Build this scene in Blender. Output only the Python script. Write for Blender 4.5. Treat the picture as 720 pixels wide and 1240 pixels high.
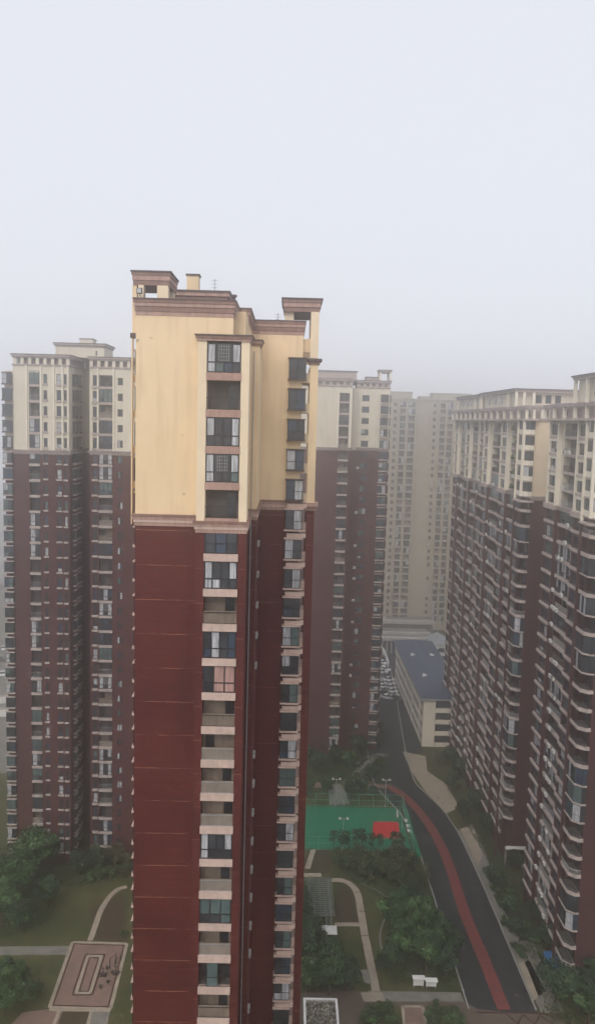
import bpy, math, random
from mathutils import Vector, Matrix
for _o in list(bpy.data.objects): bpy.data.objects.remove(_o)
sc = bpy.context.scene
COL = sc.collection
rad = math.radians

# ------------------------------------------------------------------ camera
CAM_H = 90.0
yaw, pitch, roll = rad(0.7), rad(6.3), rad(1.5)
W = Vector((math.sin(yaw)*math.cos(pitch), math.cos(yaw)*math.cos(pitch), -math.sin(pitch)))
r0 = Vector((math.cos(yaw), -math.sin(yaw), 0)); u0_ = r0.cross(W)
R = r0*math.cos(roll)+u0_*math.sin(roll); U = -r0*math.sin(roll)+u0_*math.cos(roll)
cd = bpy.data.cameras.new("camera"); cam = bpy.data.objects.new("camera", cd); COL.objects.link(cam)
cd.sensor_fit = 'VERTICAL'; cd.sensor_height = 24.0; cd.sensor_width = 14.0; cd.lens = 24.0*1000/1240
cd.clip_start = 0.5; cd.clip_end = 6000
cam.matrix_world = Matrix(((R.x, U.x, -W.x, 0), (R.y, U.y, -W.y, 0), (R.z, U.z, -W.z, CAM_H), (0, 0, 0, 1)))
sc.camera = cam
def ray(x, y): return R*((x-360)/1000)+U*((620-y)/1000)+W
def gp(x, y, z=0.0):
    """a point of the survey photograph (720x1240) as a point on the level z"""
    d = ray(x, y); t = (z-CAM_H)/d.z
    return Vector((d.x*t, d.y*t, z))

# ------------------------------------------------------------------ world, sun, exposure
sc.view_settings.view_transform = 'Standard'; sc.view_settings.look = 'None'
sc.view_settings.exposure = 0.12; sc.view_settings.gamma = 1.0
SUN_EL, SUN_AZ = rad(42), rad(200)      # behind the camera, a little to the left
wd = bpy.data.worlds.new("World"); sc.world = wd; wd.use_nodes = True
nt = wd.node_tree; nt.nodes.clear()
sky = nt.nodes.new('ShaderNodeTexSky'); sky.sky_type = 'NISHITA'; sky.sun_disc = False
sky.sun_elevation = SUN_EL; sky.sun_rotation = SUN_AZ
sky.air_density = 1.0; sky.dust_density = 6.0; sky.ozone_density = 1.0
mx = nt.nodes.new('ShaderNodeMix'); mx.data_type = 'RGBA'; mx.inputs['Factor'].default_value = 0.88
mx.inputs['B'].default_value = (7.6, 7.75, 8.3, 1)      # the even cloud layer over the clear sky
bg = nt.nodes.new('ShaderNodeBackground'); bg.inputs['Strength'].default_value = 0.108
wo = nt.nodes.new('ShaderNodeOutputWorld')
nt.links.new(sky.outputs[0], mx.inputs['A']); nt.links.new(mx.outputs['Result'], bg.inputs['Color']); nt.links.new(bg.outputs[0], wo.inputs[0])
sl = bpy.data.lights.new("sun", 'SUN'); sl.energy = 1.6; sl.angle = rad(35); sl.color = (1.0, 0.95, 0.88)
so = bpy.data.objects.new("sun", sl); COL.objects.link(so)
sd = Vector((math.sin(SUN_AZ)*math.cos(SUN_EL), math.cos(SUN_AZ)*math.cos(SUN_EL), math.sin(SUN_EL)))
so.rotation_euler = sd.to_track_quat('Z', 'Y').to_euler()
try:
    sc.cycles.use_denoising = True
    sc.cycles.max_bounces = 6; sc.cycles.diffuse_bounces = 3; sc.cycles.volume_bounces = 3
    sc.cycles.volume_step_rate = 4; sc.cycles.use_adaptive_sampling = True; sc.cycles.adaptive_threshold = 0.02
except Exception: pass
HAZE_DENSITY = 0.0026
HAZE_COLOR = (0.975, 0.975, 0.99, 1)

# ------------------------------------------------------------------ materials
def mat(name, col, rough=0.8, var=0.12, scale=0.6, spec=0.3, metal=0.0, detail=3, stretch=None, bump=0.0, mottle=None):
    m = bpy.data.materials.new(name); m.use_nodes = True; n = m.node_tree; b = n.nodes['Principled BSDF']
    b.inputs['Roughness'].default_value = rough; b.inputs['Specular IOR Level'].default_value = spec; b.inputs['Metallic'].default_value = metal
    tc = n.nodes.new('ShaderNodeTexCoord'); mp = n.nodes.new('ShaderNodeMapping')
    geo = n.nodes.new('ShaderNodeNewGeometry')
    n.links.new(geo.outputs['Position'], mp.inputs['Vector'])
    if stretch: mp.inputs['Scale'].default_value = stretch
    nz = n.nodes.new('ShaderNodeTexNoise'); nz.inputs['Scale'].default_value = scale; nz.inputs['Detail'].default_value = detail; nz.inputs['Roughness'].default_value = .65
    n.links.new(mp.outputs[0], nz.inputs['Vector'])
    rp = n.nodes.new('ShaderNodeValToRGB'); rp.color_ramp.elements[0].position = .3; rp.color_ramp.elements[1].position = .7
    a = mottle or [c*(1-var) for c in col]; c2 = [min(1, c*(1+var)) for c in col]
    rp.color_ramp.elements[0].color = (*a, 1); rp.color_ramp.elements[1].color = (*c2, 1)
    n.links.new(nz.outputs['Fac'], rp.inputs[0]); n.links.new(rp.outputs[0], b.inputs['Base Color'])
    if bump:
        bp = n.nodes.new('ShaderNodeBump'); bp.inputs['Strength'].default_value = bump; bp.inputs['Distance'].default_value = .1
        n.links.new(nz.outputs['Fac'], bp.inputs['Height']); n.links.new(bp.outputs[0], b.inputs['Normal'])
    return m
def mixmul(m, fac_builder, colour, amount=1.0):
    """lay a second surface colour over the base one where fac_builder says"""
    n = m.node_tree; b = n.nodes['Principled BSDF']; src = b.inputs['Base Color'].links[0].from_socket
    f = fac_builder(n); mi = n.nodes.new('ShaderNodeMix'); mi.data_type = 'RGBA'
    mi.inputs['B'].default_value = (*colour, 1)
    n.links.new(src, mi.inputs['A'])
    mm = n.nodes.new('ShaderNodeMath'); mm.operation = 'MULTIPLY'; mm.inputs[1].default_value = amount
    n.links.new(f, mm.inputs[0]); n.links.new(mm.outputs[0], mi.inputs['Factor']); n.links.new(mi.outputs['Result'], b.inputs['Base Color'])
    return m
def joint_lines(period, width, offset=0.0, broken=True):
    def f(n):
        g = n.nodes.new('ShaderNodeNewGeometry'); s = n.nodes.new('ShaderNodeSeparateXYZ'); n.links.new(g.outputs['Position'], s.inputs[0])
        a = n.nodes.new('ShaderNodeMath'); a.operation = 'ADD'; a.inputs[1].default_value = offset+300*period
        n.links.new(s.outputs['Z'], a.inputs[0])
        mo = n.nodes.new('ShaderNodeMath'); mo.operation = 'MODULO'; mo.inputs[1].default_value = period; n.links.new(a.outputs[0], mo.inputs[0])
        lt = n.nodes.new('ShaderNodeMath'); lt.operation = 'LESS_THAN'; lt.inputs[1].default_value = width; n.links.new(mo.outputs[0], lt.inputs[0])
        if not broken: return lt.outputs[0]
        nz = n.nodes.new('ShaderNodeTexNoise'); nz.inputs['Scale'].default_value = .8; n.links.new(g.outputs['Position'], nz.inputs['Vector'])
        gt = n.nodes.new('ShaderNodeMapRange'); gt.inputs[1].default_value = .35; gt.inputs[2].default_value = .6; n.links.new(nz.outputs['Fac'], gt.inputs[0])
        mu = n.nodes.new('ShaderNodeMath'); mu.operation = 'MULTIPLY'; n.links.new(lt.outputs[0], mu.inputs[0]); n.links.new(gt.outputs[0], mu.inputs[1])
        return mu.outputs[0]
    return f
def tile_grid(sx, sz, w=.05):
    def f(n):
        g = n.nodes.new('ShaderNodeNewGeometry'); s = n.nodes.new('ShaderNodeSeparateXYZ'); n.links.new(g.outputs['Position'], s.inputs[0])
        a = n.nodes.new('ShaderNodeMath'); a.operation = 'ADD'; n.links.new(s.outputs['X'], a.inputs[0]); n.links.new(s.outputs['Y'], a.inputs[1])
        cb = n.nodes.new('ShaderNodeCombineXYZ'); n.links.new(a.outputs[0], cb.inputs[0]); n.links.new(s.outputs['Z'], cb.inputs[1])
        br = n.nodes.new('ShaderNodeTexBrick'); br.inputs['Scale'].default_value = 1; br.inputs['Brick Width'].default_value = sx; br.inputs['Row Height'].default_value = sz
        br.inputs['Mortar Size'].default_value = w; br.inputs['Color1'].default_value = (0, 0, 0, 1); br.inputs['Color2'].default_value = (.45, .45, .45, 1); br.inputs['Mortar'].default_value = (1, 1, 1, 1)
        n.links.new(cb.outputs[0], br.inputs['Vector']); return br.outputs['Color']
    return f
def streaks(scale=.35, lo=.55, hi=.75, sz=.12):
    def f(n):
        g = n.nodes.new('ShaderNodeNewGeometry'); mp = n.nodes.new('ShaderNodeMapping'); mp.inputs['Scale'].default_value = (1, 1, sz)
        n.links.new(g.outputs['Position'], mp.inputs['Vector'])
        nz = n.nodes.new('ShaderNodeTexNoise'); nz.inputs['Scale'].default_value = scale*4; nz.inputs['Detail'].default_value = 5
        n.links.new(mp.outputs[0], nz.inputs['Vector'])
        mr = n.nodes.new('ShaderNodeMapRange'); mr.inputs[1].default_value = lo; mr.inputs[2].default_value = hi; n.links.new(nz.outputs['Fac'], mr.inputs[0]); return mr.outputs[0]
    return f
def spots(scale, lo, hi):
    def f(n):
        g = n.nodes.new('ShaderNodeNewGeometry'); nz = n.nodes.new('ShaderNodeTexNoise'); nz.inputs['Scale'].default_value = scale; nz.inputs['Detail'].default_value = 2
        n.links.new(g.outputs['Position'], nz.inputs['Vector'])
        mr = n.nodes.new('ShaderNodeMapRange'); mr.inputs[1].default_value = lo; mr.inputs[2].default_value = hi; n.links.new(nz.outputs['Fac'], mr.inputs[0]); return mr.outputs[0]
    return f
M = {}
M['red'] = mat('red_tile', (.102, .0155, .013), .55, .16, .35)
mixmul(M['red'], tile_grid(.6, .3, .03), (.045, .012, .011), .6); mixmul(M['red'], streaks(.3, .5, .8), (.05, .016, .016), .75)
mixmul(M['red'], spots(.16, .42, .62), (.128, .024, .019), .55); mixmul(M['red'], tile_grid(1.2, .6, .05), (.06, .014, .013), .55); mixmul(M['red'], joint_lines(3.0, .055, .55), (.36, .15, .10), .8)
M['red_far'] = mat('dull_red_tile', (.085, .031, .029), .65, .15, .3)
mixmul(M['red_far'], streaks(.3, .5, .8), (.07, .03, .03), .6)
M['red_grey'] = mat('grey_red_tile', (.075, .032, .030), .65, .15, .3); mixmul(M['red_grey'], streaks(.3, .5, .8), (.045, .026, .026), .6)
M['cream'] = mat('cream_render', (.80, .615, .40), .8, .06, .25)
mixmul(M['cream'], streaks(.35, .48, .78), (.58, .43, .27), .6); mixmul(M['cream'], spots(1.3, .73, .77), (.36, .25, .16), .75); mixmul(M['cream'], spots(.12, .5, .65), (.74, .55, .33), .4)
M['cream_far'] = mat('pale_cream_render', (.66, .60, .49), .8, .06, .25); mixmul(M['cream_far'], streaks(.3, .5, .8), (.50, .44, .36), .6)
M['cream_trim'] = mat('pale_cream_pilaster', (.78, .64, .46), .75, .06, .5)
M['pink'] = mat('pinkish_stone_trim', (.42, .27, .225), .75, .14, 1.5); mixmul(M['pink'], streaks(.8, .45, .8), (.24, .14, .12), .7)
M['ledge'] = mat('pale_ledge', (.56, .42, .36), .75, .12, 1.5); mixmul(M['ledge'], streaks(.8, .5, .8), (.36, .27, .24), .6)
M['cornice'] = mat('brown_pink_cornice', (.26, .155, .125), .8, .15, 1.0); mixmul(M['cornice'], streaks(.8, .45, .8), (.15, .09, .08), .7)
M['coping'] = mat('dark_coping', (.10, .075, .07), .8, .2, 2)
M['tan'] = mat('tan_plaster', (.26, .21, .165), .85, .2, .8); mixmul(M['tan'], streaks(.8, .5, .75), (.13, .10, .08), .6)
M['shade'] = mat('shaded_plaster', (.10, .095, .09), .85, .2, .8)  # plaster darkened so the shade of recesses is in the colour
M['frame'] = mat('dark_window_frame', (.022, .022, .026), .4, .1, 3)
M['alu'] = mat('pale_window_frame', (.45, .45, .45), .4, .1, 3)
M['glass_dark'] = mat('dark_glass', (.035, .042, .05), .12, .5, .5, spec=.6)
M['glass_blue'] = mat('blue_glass', (.035, .055, .085), .12, .4, .6, spec=.6)
M['glass_teal'] = mat('teal_glass', (.085, .13, .13), .15, .3, .6, spec=.6)
M['curtain'] = mat('white_curtain_behind_glass', (.40, .41, .43), .25, .5, 1.2, spec=.6, stretch=(6, 6, .5))
M['curtain_pink'] = mat('pink_curtain_behind_glass', (.40, .25, .22), .3, .3, 1.2, spec=.5, stretch=(6, 6, .5))
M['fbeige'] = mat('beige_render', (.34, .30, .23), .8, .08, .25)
M['roof_slate'] = mat('blue_grey_roof_sheet', (.065, .085, .125), .6, .2, .6); mixmul(M['roof_slate'], tile_grid(1.2, .35, .04), (.05, .065, .09), .5)
M['roof_deck'] = mat('grey_roof_deck', (.17, .16, .15), .9, .25, .5)
M['white'] = mat('white_paint', (.70, .69, .66), .7, .08, 1.0)
M['offwhite'] = mat('weathered_white_paint', (.40, .39, .36), .8, .15, .5)
M['grey'] = mat('grey_metal', (.30, .31, .32), .5, .15, 2)
M['patch'] = mat('asphalt_repair', (.040, .041, .042), .85, .25, 1.2, detail=5)
M['cityground'] = mat('pale_bounce_ground', (.30, .29, .27), .9, .4, .03, detail=8)  # pale so that it bounces light up into the haze
M['asphalt'] = mat('asphalt', (.025, .028, .031), .8, .3, .5, detail=7); mixmul(M['asphalt'], spots(.14, .46, .6), (.017, .026, .022), .7); mixmul(M['asphalt'], spots(.9, .56, .66), (.045, .045, .044), .5)
M['red_path'] = mat('red_path_asphalt', (.18, .045, .043), .8, .2, .8, detail=6); mixmul(M['red_path'], spots(.5, .48, .6), (.12, .042, .040), .6)
M['lawn'] = mat('winter_lawn', (.080, .076, .028), .95, .3, .12, detail=6, mottle=(.022, .040, .012)); mixmul(M['lawn'], spots(.6, .48, .62), (.085, .062, .030), .55); mixmul(M['lawn'], spots(2.6, .5, .6), (.030, .045, .015), .5)
M['soil'] = mat('bare_soil_bed', (.055, .040, .022), .95, .3, .4, detail=6)
M['beige'] = mat('beige_paving', (.34, .285, .22), .85, .18, .6); mixmul(M['beige'], spots(2.2, .5, .75), (.22, .185, .145), .5)
M['pinkpave'] = mat('pink_paving', (.22, .14, .115), .85, .2, .7, detail=5); mixmul(M['pinkpave'], spots(.4, .45, .75), (.16, .125, .095), .6)
M['duskpave'] = mat('dusky_paving', (.12, .088, .07), .85, .25, .5, detail=6); mixmul(M['duskpave'], spots(.5, .48, .65), (.075, .075, .05), .6)
M['greypave'] = mat('grey_paving', (.19, .18, .155), .9, .25, .5, detail=5)
M['darkline'] = mat('dark_red_paving_line', (.055, .018, .016), .85, .15, 1)
M['kerb'] = mat('kerb_stone', (.26, .25, .23), .85, .2, 1)
M['court'] = mat('green_court_paint', (.012, .165, .085), .6, .12, .2)
M['court_line'] = mat('pale_green_fence_mesh', (.10, .32, .22), .6, .12, .5)
M['court_red'] = mat('red_court_paint', (.52, .022, .028), .6, .08, .4)
M['leaf'] = mat('green_leaves', (.040, .078, .028), .6, .65, .45, detail=3)
M['leaf2'] = mat('bright_leaves', (.085, .155, .055), .6, .4, .5, detail=3)
M['leaf3'] = mat('dark_leaves', (.028, .052, .026), .6, .65, .45, detail=3)
M['leaf4'] = mat('olive_leaves', (.070, .074, .032), .6, .4, .5, detail=3)
M['bark'] = mat('bark', (.07, .05, .035), .9, .3, 3)
M['trellis'] = mat('weathered_grey_green_timber', (.15, .17, .155), .8, .25, 1.5)
M['rubble'] = mat('pale_dry_vines', (.33, .31, .25), .95, .5, 3, detail=6)
M['carwhite'] = mat('white_car_paint', (.72, .72, .72), .25, .03, 1, spec=.5)
M['cardark'] = mat('dark_car_paint', (.03, .032, .04), .25, .1, 1, spec=.5)
M['carred'] = mat('red_car_paint', (.20, .03, .03), .25, .1, 1, spec=.5)
M['carglass'] = mat('car_glass', (.015, .018, .02), .1, .1, 1, spec=.6)
M['rubber'] = mat('rubber', (.02, .02, .02), .8, .1, 1)
M['bluecloth'] = mat('blue_sheet_metal', (.03, .12, .30), .6, .15, 1)

# ------------------------------------------------------------------ mesh helpers
class MB:
    def __init__(s): s.v = []; s.f = []; s.m = []; s.mats = []
    def mi(s, m):
        if m not in s.mats: s.mats.append(m)
        return s.mats.index(m)
    def quad(s, pts, m):
        i = len(s.v); s.v += [tuple(p) for p in pts]; s.f.append(tuple(range(i, i+len(pts)))); s.m.append(s.mi(m))
    def hexa(s, b, t, m):
        """b, t: four bottom and four top corners (counter-clockwise seen from above)"""
        i = len(s.v); s.v += [tuple(p) for p in b]+[tuple(p) for p in t]; k = s.mi(m)
        for f in ((3, 2, 1, 0), (4, 5, 6, 7), (0, 1, 5, 4), (1, 2, 6, 5), (2, 3, 7, 6), (3, 0, 4, 7)):
            s.f.append(tuple(i+j for j in f)); s.m.append(k)
    def box(s, x0, x1, y0, y1, z0, z1, m):
        if x1 < x0: x0, x1 = x1, x0
        if y1 < y0: y0, y1 = y1, y0
        s.hexa([(x0, y0, z0), (x1, y0, z0), (x1, y1, z0), (x0, y1, z0)], [(x0, y0, z1), (x1, y0, z1), (x1, y1, z1), (x0, y1, z1)], m)
    def prism(s, poly, z0, z1, m):
        n = len(poly)
        ar = sum(poly[i][0]*poly[(i+1) % n][1]-poly[(i+1) % n][0]*poly[i][1] for i in range(n))
        if ar < 0: poly = poly[::-1]
        i = len(s.v); k = s.mi(m)
        s.v += [(p[0], p[1], z0) for p in poly]+[(p[0], p[1], z1) for p in poly]
        s.f.append(tuple(i+j for j in range(n-1, -1, -1))); s.m.append(k)
        s.f.append(tuple(i+n+j for j in range(n))); s.m.append(k)
        for j in range(n):
            q = (j+1) % n; s.f.append((i+j, i+q, i+n+q, i+n+j)); s.m.append(k)
    def tube(s, p, q, r0, r1, m, n=6):
        p = Vector(p); q = Vector(q); d = (q-p).normalized(); a = d.orthogonal().normalized(); b = d.cross(a); i = len(s.v); k = s.mi(m)
        for c, r in ((p, r0), (q, r1)):
            for j in range(n):
                t = 2*math.pi*j/n; s.v.append(tuple(c+a*(r*math.cos(t))+b*(r*math.sin(t))))
        for j in range(n):
            e = (j+1) % n; s.f.append((i+j, i+e, i+n+e, i+n+j)); s.m.append(k)
        s.f.append(tuple(i+j for j in range(n-1, -1, -1))); s.m.append(k); s.f.append(tuple(i+n+j for j in range(n))); s.m.append(k)
    def mesh(s, name):
        me = bpy.data.meshes.new(name); me.from_pydata(s.v, [], s.f)
        for m in s.mats: me.materials.append(M[m])
        me.polygons.foreach_set('material_index', s.m); me.update(); return me
    def build(s, name, parent=None, label=None):
        o = bpy.data.objects.new(name, s.mesh(name)); COL.objects.link(o)
        if parent: o.parent = parent; o.matrix_parent_inverse = Matrix.Translation(-parent.location) if parent.type == 'EMPTY' else Matrix.Identity(4)
        if label: o['label'] = label
        return o
def tag(o, label, cat, group=None, kind=None):
    if label: o['label'] = label
    if cat: o['category'] = cat
    if group: o['group'] = group
    if kind: o['kind'] = kind
    return o
def thing(name, label, cat, loc=(0, 0, 0), group=None):
    o = bpy.data.objects.new(name, None); COL.objects.link(o); o.location = loc; o.empty_display_size = .5
    return tag(o, label, cat, group)
class Fr:
    """frame on a facade: u along it, d outward, z up"""
    def __init__(s, ox, oy, ux, uy, nx, ny): s.o = (ox, oy); s.u = (ux, uy); s.n = (nx, ny)
    def p(s, u, d): return (s.o[0]+u*s.u[0]+d*s.n[0], s.o[1]+u*s.u[1]+d*s.n[1])
    def box(s, mb, u0, u1, d0, d1, z0, z1, m):
        a = s.p(u0, d0); b = s.p(u1, d1); mb.box(a[0], b[0], a[1], b[1], z0, z1, m)
def front(y): return Fr(0, y, 1, 0, 0, -1)      # faces the camera: u = x
def side_right(x): return Fr(x, 0, 0, 1, 1, 0)  # faces +x: u = y
def side_left(x): return Fr(x, 0, 0, 1, -1, 0)  # faces -x: u = y

class Tower:
    """collects a tower's parts; the 100 of each kind that show largest become parts, the rest one stuff part"""
    def __init__(s, name, label, cat, loc): s.root = thing(name, label, cat, loc); s.parts = {}; s.loc = Vector(loc); s.solid = {}
    def mb(s, name):
        if name not in s.solid: s.solid[name] = MB()
        return s.solid[name]
    def part(s, kind, main, sub, subname, size, pos, label=None): s.parts.setdefault(kind, []).append((size, pos, main, sub, subname, label))
    def finish(s):
        for name, mb in s.solid.items():
            nm = {'wall_red': 'lower_wall', 'wall_cream': 'upper_wall'}.get(name, name).split('#')[0]; mb.build(nm, s.root)
        for kind, L in s.parts.items():
            key = lambda e: -e[0]/((Vector(e[1])-Vector((0, 0, CAM_H))).length**2)
            L.sort(key=key)
            for e in L[:100]:
                o = e[2].build(kind, s.root, e[5])
                if e[3] and e[3].f: 
                    c = e[3].build(e[4], o)
            if L[100:]:
                big = MB()
                for e in L[100:]:
                    for q in (e[2], e[3]):
                        if not q: continue
                        off = len(big.v); big.v += q.v
                        for f, k in zip(q.f, q.m): big.f.append(tuple(off+i for i in f)); big.m.append(big.mi(q.mats[k]))
                o = big.build(kind, s.root); o['kind'] = 'stuff'

def pick(rng, ws):
    t = rng.random()*sum(w for _, w in ws)
    for k, w in ws:
        t -= w
        if t <= 0: return k
    return ws[-1][0]
GL = [('glass_dark', 6), ('glass_blue', 1.5), ('glass_teal', 1), ('curtain', 1.3)]
def glazing(fr, fm, pm, u0, u1, d, z0, z1, cols, rail, fmat='frame', panes=None, rng=None, t=.06):
    """frame bars in fm, panes in pm; rail = height of the horizontal bar"""
    w = (u1-u0)/cols
    for i in range(cols+1):
        uu = u0+i*w; hw = t/2 if 0 < i < cols else t
        fr.box(fm, max(u0, uu-hw), min(u1, uu+hw), d-.05, d+.04, z0, z1, fmat)
    for i in range(cols):
        a = u0+i*w+(t if i == 0 else t/2)+.002; b = u0+(i+1)*w-(t if i == cols-1 else t/2)-.002
        for zz in [z0, z1-t]+([z0+rail-t/2] if rail else []): fr.box(fm, a, b, d-.05, d+.035, zz, zz+t, fmat)
        pmn = panes[i] if panes else pick(rng, GL)
        if rail:
            p2 = pmn if rng is None or rng.random() < .7 else pick(rng, GL)
            fr.box(pm, a, b, d-.03, d, z0+t, z0+rail-t/2, p2); fr.box(pm, a, b, d-.03, d, z0+rail+t/2, z1-t, pmn)
        else: fr.box(pm, a, b, d-.03, d, z0+t, z1-t, pmn)
def railing(fr, mb, u0, u1, d, z0, z1, step=.22, m='frame'):
    fr.box(mb, u0, u1, d-.02, d+.03, z1-.05, z1, m); fr.box(mb, u0, u1, d-.02, d+.03, z0, z0+.04, m)
    n = max(2, int((u1-u0)/step))
    for i in range(n+1):
        uu = u0+(u1-u0)*i/n; fr.box(mb, uu-.012, uu+.012, d-.01, d+.015, z0+.04, z1-.05, m)
def moulding(mb, x0, x1, y0, y1, z0, steps, m='cornice'):
    """stacked projecting courses round a block: steps = [(height, overhang, material)]"""
    z = z0
    for st in steps:
        h, o = st[0], st[1]; mm = st[2] if len(st) > 2 else m
        mb.box(x0-o, x1+o, y0-o, y1+o, z, z+h, mm); z += h
    return z
def wall_with(T, fr, u0, u1, z0, z1, zbelt, cols, T_=1.3, red='red', cream='cream'):
    """piers and spandrels: cols = list of (u0,u1,[(zlo,zhi) openings]) cut out of the wall"""
    def slab(a, b, lo, hi):
        if b-a < .01 or hi-lo < .01: return
        if lo < zbelt: fr.box(T.mb('wall_red'), a, b, -T_, 0, lo, min(hi, zbelt), red)
        if hi > zbelt: fr.box(T.mb('wall_cream'), a, b, -T_, 0, max(lo, zbelt), hi, cream)
    cur = u0
    for c0, c1, ops in sorted(cols, key=lambda c: c[0]):
        slab(cur, c0, z0, z1); z = z0
        for lo, hi in sorted(ops): slab(c0, c1, z, lo); z = hi
        slab(c0, c1, z, z1); cur = c1
    slab(cur, u1, z0, z1)

def add_window(T, fr, u0, u1, zlo, zhi, rng, d=-.18, cols=2, rail=.6, kind='window', ledge=None, fmat='frame', sub=True):
    a = MB(); b = MB(); glazing(fr, a, b if sub else a, u0, u1, d, zlo, zhi, cols, rail, fmat, rng=rng)
    if ledge: fr.box(a, u0-.12, u1+.12, -.05, ledge[1], zlo-ledge[0], zlo-.003, ledge[2])
    p = fr.p((u0+u1)/2, 0); T.part(kind, a, b, 'pane', (u1-u0)*(zhi-zlo), (p[0], p[1], (zlo+zhi)/2))
def add_bay(T, fr, u0, u1, zlo, zhi, rng, out=.55, cols=2, hood='ledge', kind='bay_window', cap=.14, low=.14, flip=False):
    """glazed box standing off the wall between two slabs"""
    a = MB(); b = MB(); e = .1
    fr.box(a, u0-e, u1+e, .002, out+e, zlo-low, zlo, hood); fr.box(a, u0-e, u1+e, .002, out+e, zhi, zhi+cap, hood)
    glazing(fr, a, b, u0, u1, out-.06, zlo+.003, zhi-.003, cols, (zhi-zlo)*.42, rng=rng)
    g = 'glass_dark' if kind == 'side_bay_window' else pick(rng, GL)
    fr.box(b, u0+.02, u0+.05, .003, out-.115, zlo+.003, zhi-.003, g); fr.box(b, u1-.05, u1-.02, .003, out-.12, zlo+.003, zhi-.003, g)
    p = fr.p((u0+u1)/2, 0); T.part(kind, a, b, 'pane', (u1-u0)*(zhi-zlo), (p[0], p[1], (zlo+zhi)/2))
def add_balcony(T, fr, u0, u1, zf, style, rng, depth=1.2, out=.18, band=('ledge', .6), head=2.65, kind='balcony', cols=3, low_panel=True):
    """one storey of a recessed balcony column; zf = top of the slab band"""
    a = MB(); b = MB(); bm, bh = band
    fr.box(a, u0-.04, u1+.04, -.3, out, zf-bh, zf, bm)                       # edge of the slab
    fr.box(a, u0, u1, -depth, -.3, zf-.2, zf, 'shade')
    z1 = zf+head-.3-.003
    sub = 'glazing'
    if style in 'gdwbtc':
        P = {'g': ['curtain', 'glass_dark', 'curtain'], 'd': ['glass_dark', 'glass_blue', 'glass_dark'], 'w': ['curtain', 'glass_dark', 'curtain'],
             'b': ['glass_dark', 'curtain', 'glass_blue'], 't': ['glass_teal']*3, 'c': ['glass_dark', 'curtain_pink', 'curtain_pink']}[style]
        P = [P[i % 3] for i in range(cols)]
        if cols == 4: P = [P[0], P[1], 'glass_dark', P[2]]
        if style == 'd': rng.shuffle(P)
        glazing(fr, b, b, u0+.01, u1-.01, -.02, zf+.003, z1, cols, .85, panes=P, rng=rng, t=.1)
        if style in 'gw' and rng.random() < .5:                                # security lattice in the middle light
            m = (u0+u1)/2
            for k in range(5): fr.box(b, m-.4+k*.2-.012, m-.4+k*.2+.012, .045, .06, zf+.9, z1-.1, 'alu')
            for k in range(5): fr.box(b, m-.42, m+.42, .062, .075, zf+1.0+k*.28, zf+1.02+k*.28, 'alu')
    elif style == 'T':                                                          # half glazed
        glazing(fr, b, b, u0+(u1-u0)*.25, u0+(u1-u0)*.62, -.02, zf+.003, z1, 1, .85, panes=['glass_teal'], rng=rng)
        fr.box(a, u0, u1, -depth+.005, -depth+.04, zf, z1, 'glass_dark'); railing(fr, b, u0, u0+(u1-u0)*.24, -.05, zf, zf+1.0); railing(fr, b, u0+(u1-u0)*.64, u1, -.05, zf, zf+1.0)
    else:                                                                       # open balcony
        sub = 'railing'
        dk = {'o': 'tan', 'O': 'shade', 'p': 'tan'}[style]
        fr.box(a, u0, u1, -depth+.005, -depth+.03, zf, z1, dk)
        du = u0+(u1-u0)*rng.choice([.62, .68, .08])
        fr.box(a, du, du+(u1-u0)*.28, -depth+.035, -depth+.06, zf, zf+2.05, 'glass_dark')
        railing(fr, b, u0, u1, -.05, zf, zf+1.0, .18, rng.choice(['frame', 'grey']))
        if style == 'o' and low_panel:
            fr.box(a, u0+.01, u1-.01, -.2, -.1, zf, zf+1.05, 'tan')
    p = fr.p((u0+u1)/2, 0); T.part(kind, a, b, sub, (u1-u0)*2.5, (p[0], p[1], zf+1.2))

# ================================================================== GROUND
def sheet(name, poly, z, m, kind='structure', lab=None, t=.05):
    mb = MB(); mb.prism([(p[0], p[1]) for p in poly], z-t, z, m); o = mb.build(name); tag(o, lab, None, None, kind); return o
def strip(pts, w):
    """polygon of a band of width w along pts"""
    L = []; Rr = []
    for i, p in enumerate(pts):
        a = Vector(pts[max(0, i-1)][:2]); b = Vector(pts[min(len(pts)-1, i+1)][:2]); d = (b-a).normalized(); n = Vector((-d.y, d.x))
        ww = w[i] if isinstance(w, (list, tuple)) else w
        c = Vector(p[:2]); L.append(c+n*ww/2); Rr.append(c-n*ww/2)
    return L, Rr
def band(name, pts, w, z, m, kind='structure', t=.05):
    L, Rr = strip(pts, w); mb = MB()
    for i in range(len(pts)-1):
        mb.hexa([(*L[i], z-t), (*Rr[i], z-t), (*Rr[i+1], z-t), (*L[i+1], z-t)], [(*L[i], z), (*Rr[i], z), (*Rr[i+1], z), (*L[i+1], z)], m)
    o = mb.build(name); tag(o, None, None, None, kind); return o
def smooth(pts, k=6):
    out = []
    P = [Vector(p[:2]) for p in pts]
    for i in range(len(P)-1):
        a = P[max(0, i-1)]; b = P[i]; c = P[i+1]; d = P[min(len(P)-1, i+2)]
        for j in range(k):
            t = j/k; out.append(.5*((2*b)+(c-a)*t+(2*a-5*b+4*c-d)*t*t+(3*b-a-3*c+d)*t**3))
    out.append(P[-1]); return out
gm = MB(); gm.box(-900, 900, -300, 900, -1.0, 0, 'lawn'); tag(gm.build('ground'), None, None, None, 'structure')
for _a in ((-895, -190, -295, 895), (190, 895, -295, 895), (-189.9, 189.9, 430, 895)):
    _m = MB(); _m.box(*_a, -.2, .02, 'cityground'); tag(_m.build('city_bounce_ground'), None, None, None, 'structure')  # pale outer ground added to brighten the haze by bounced light

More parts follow.
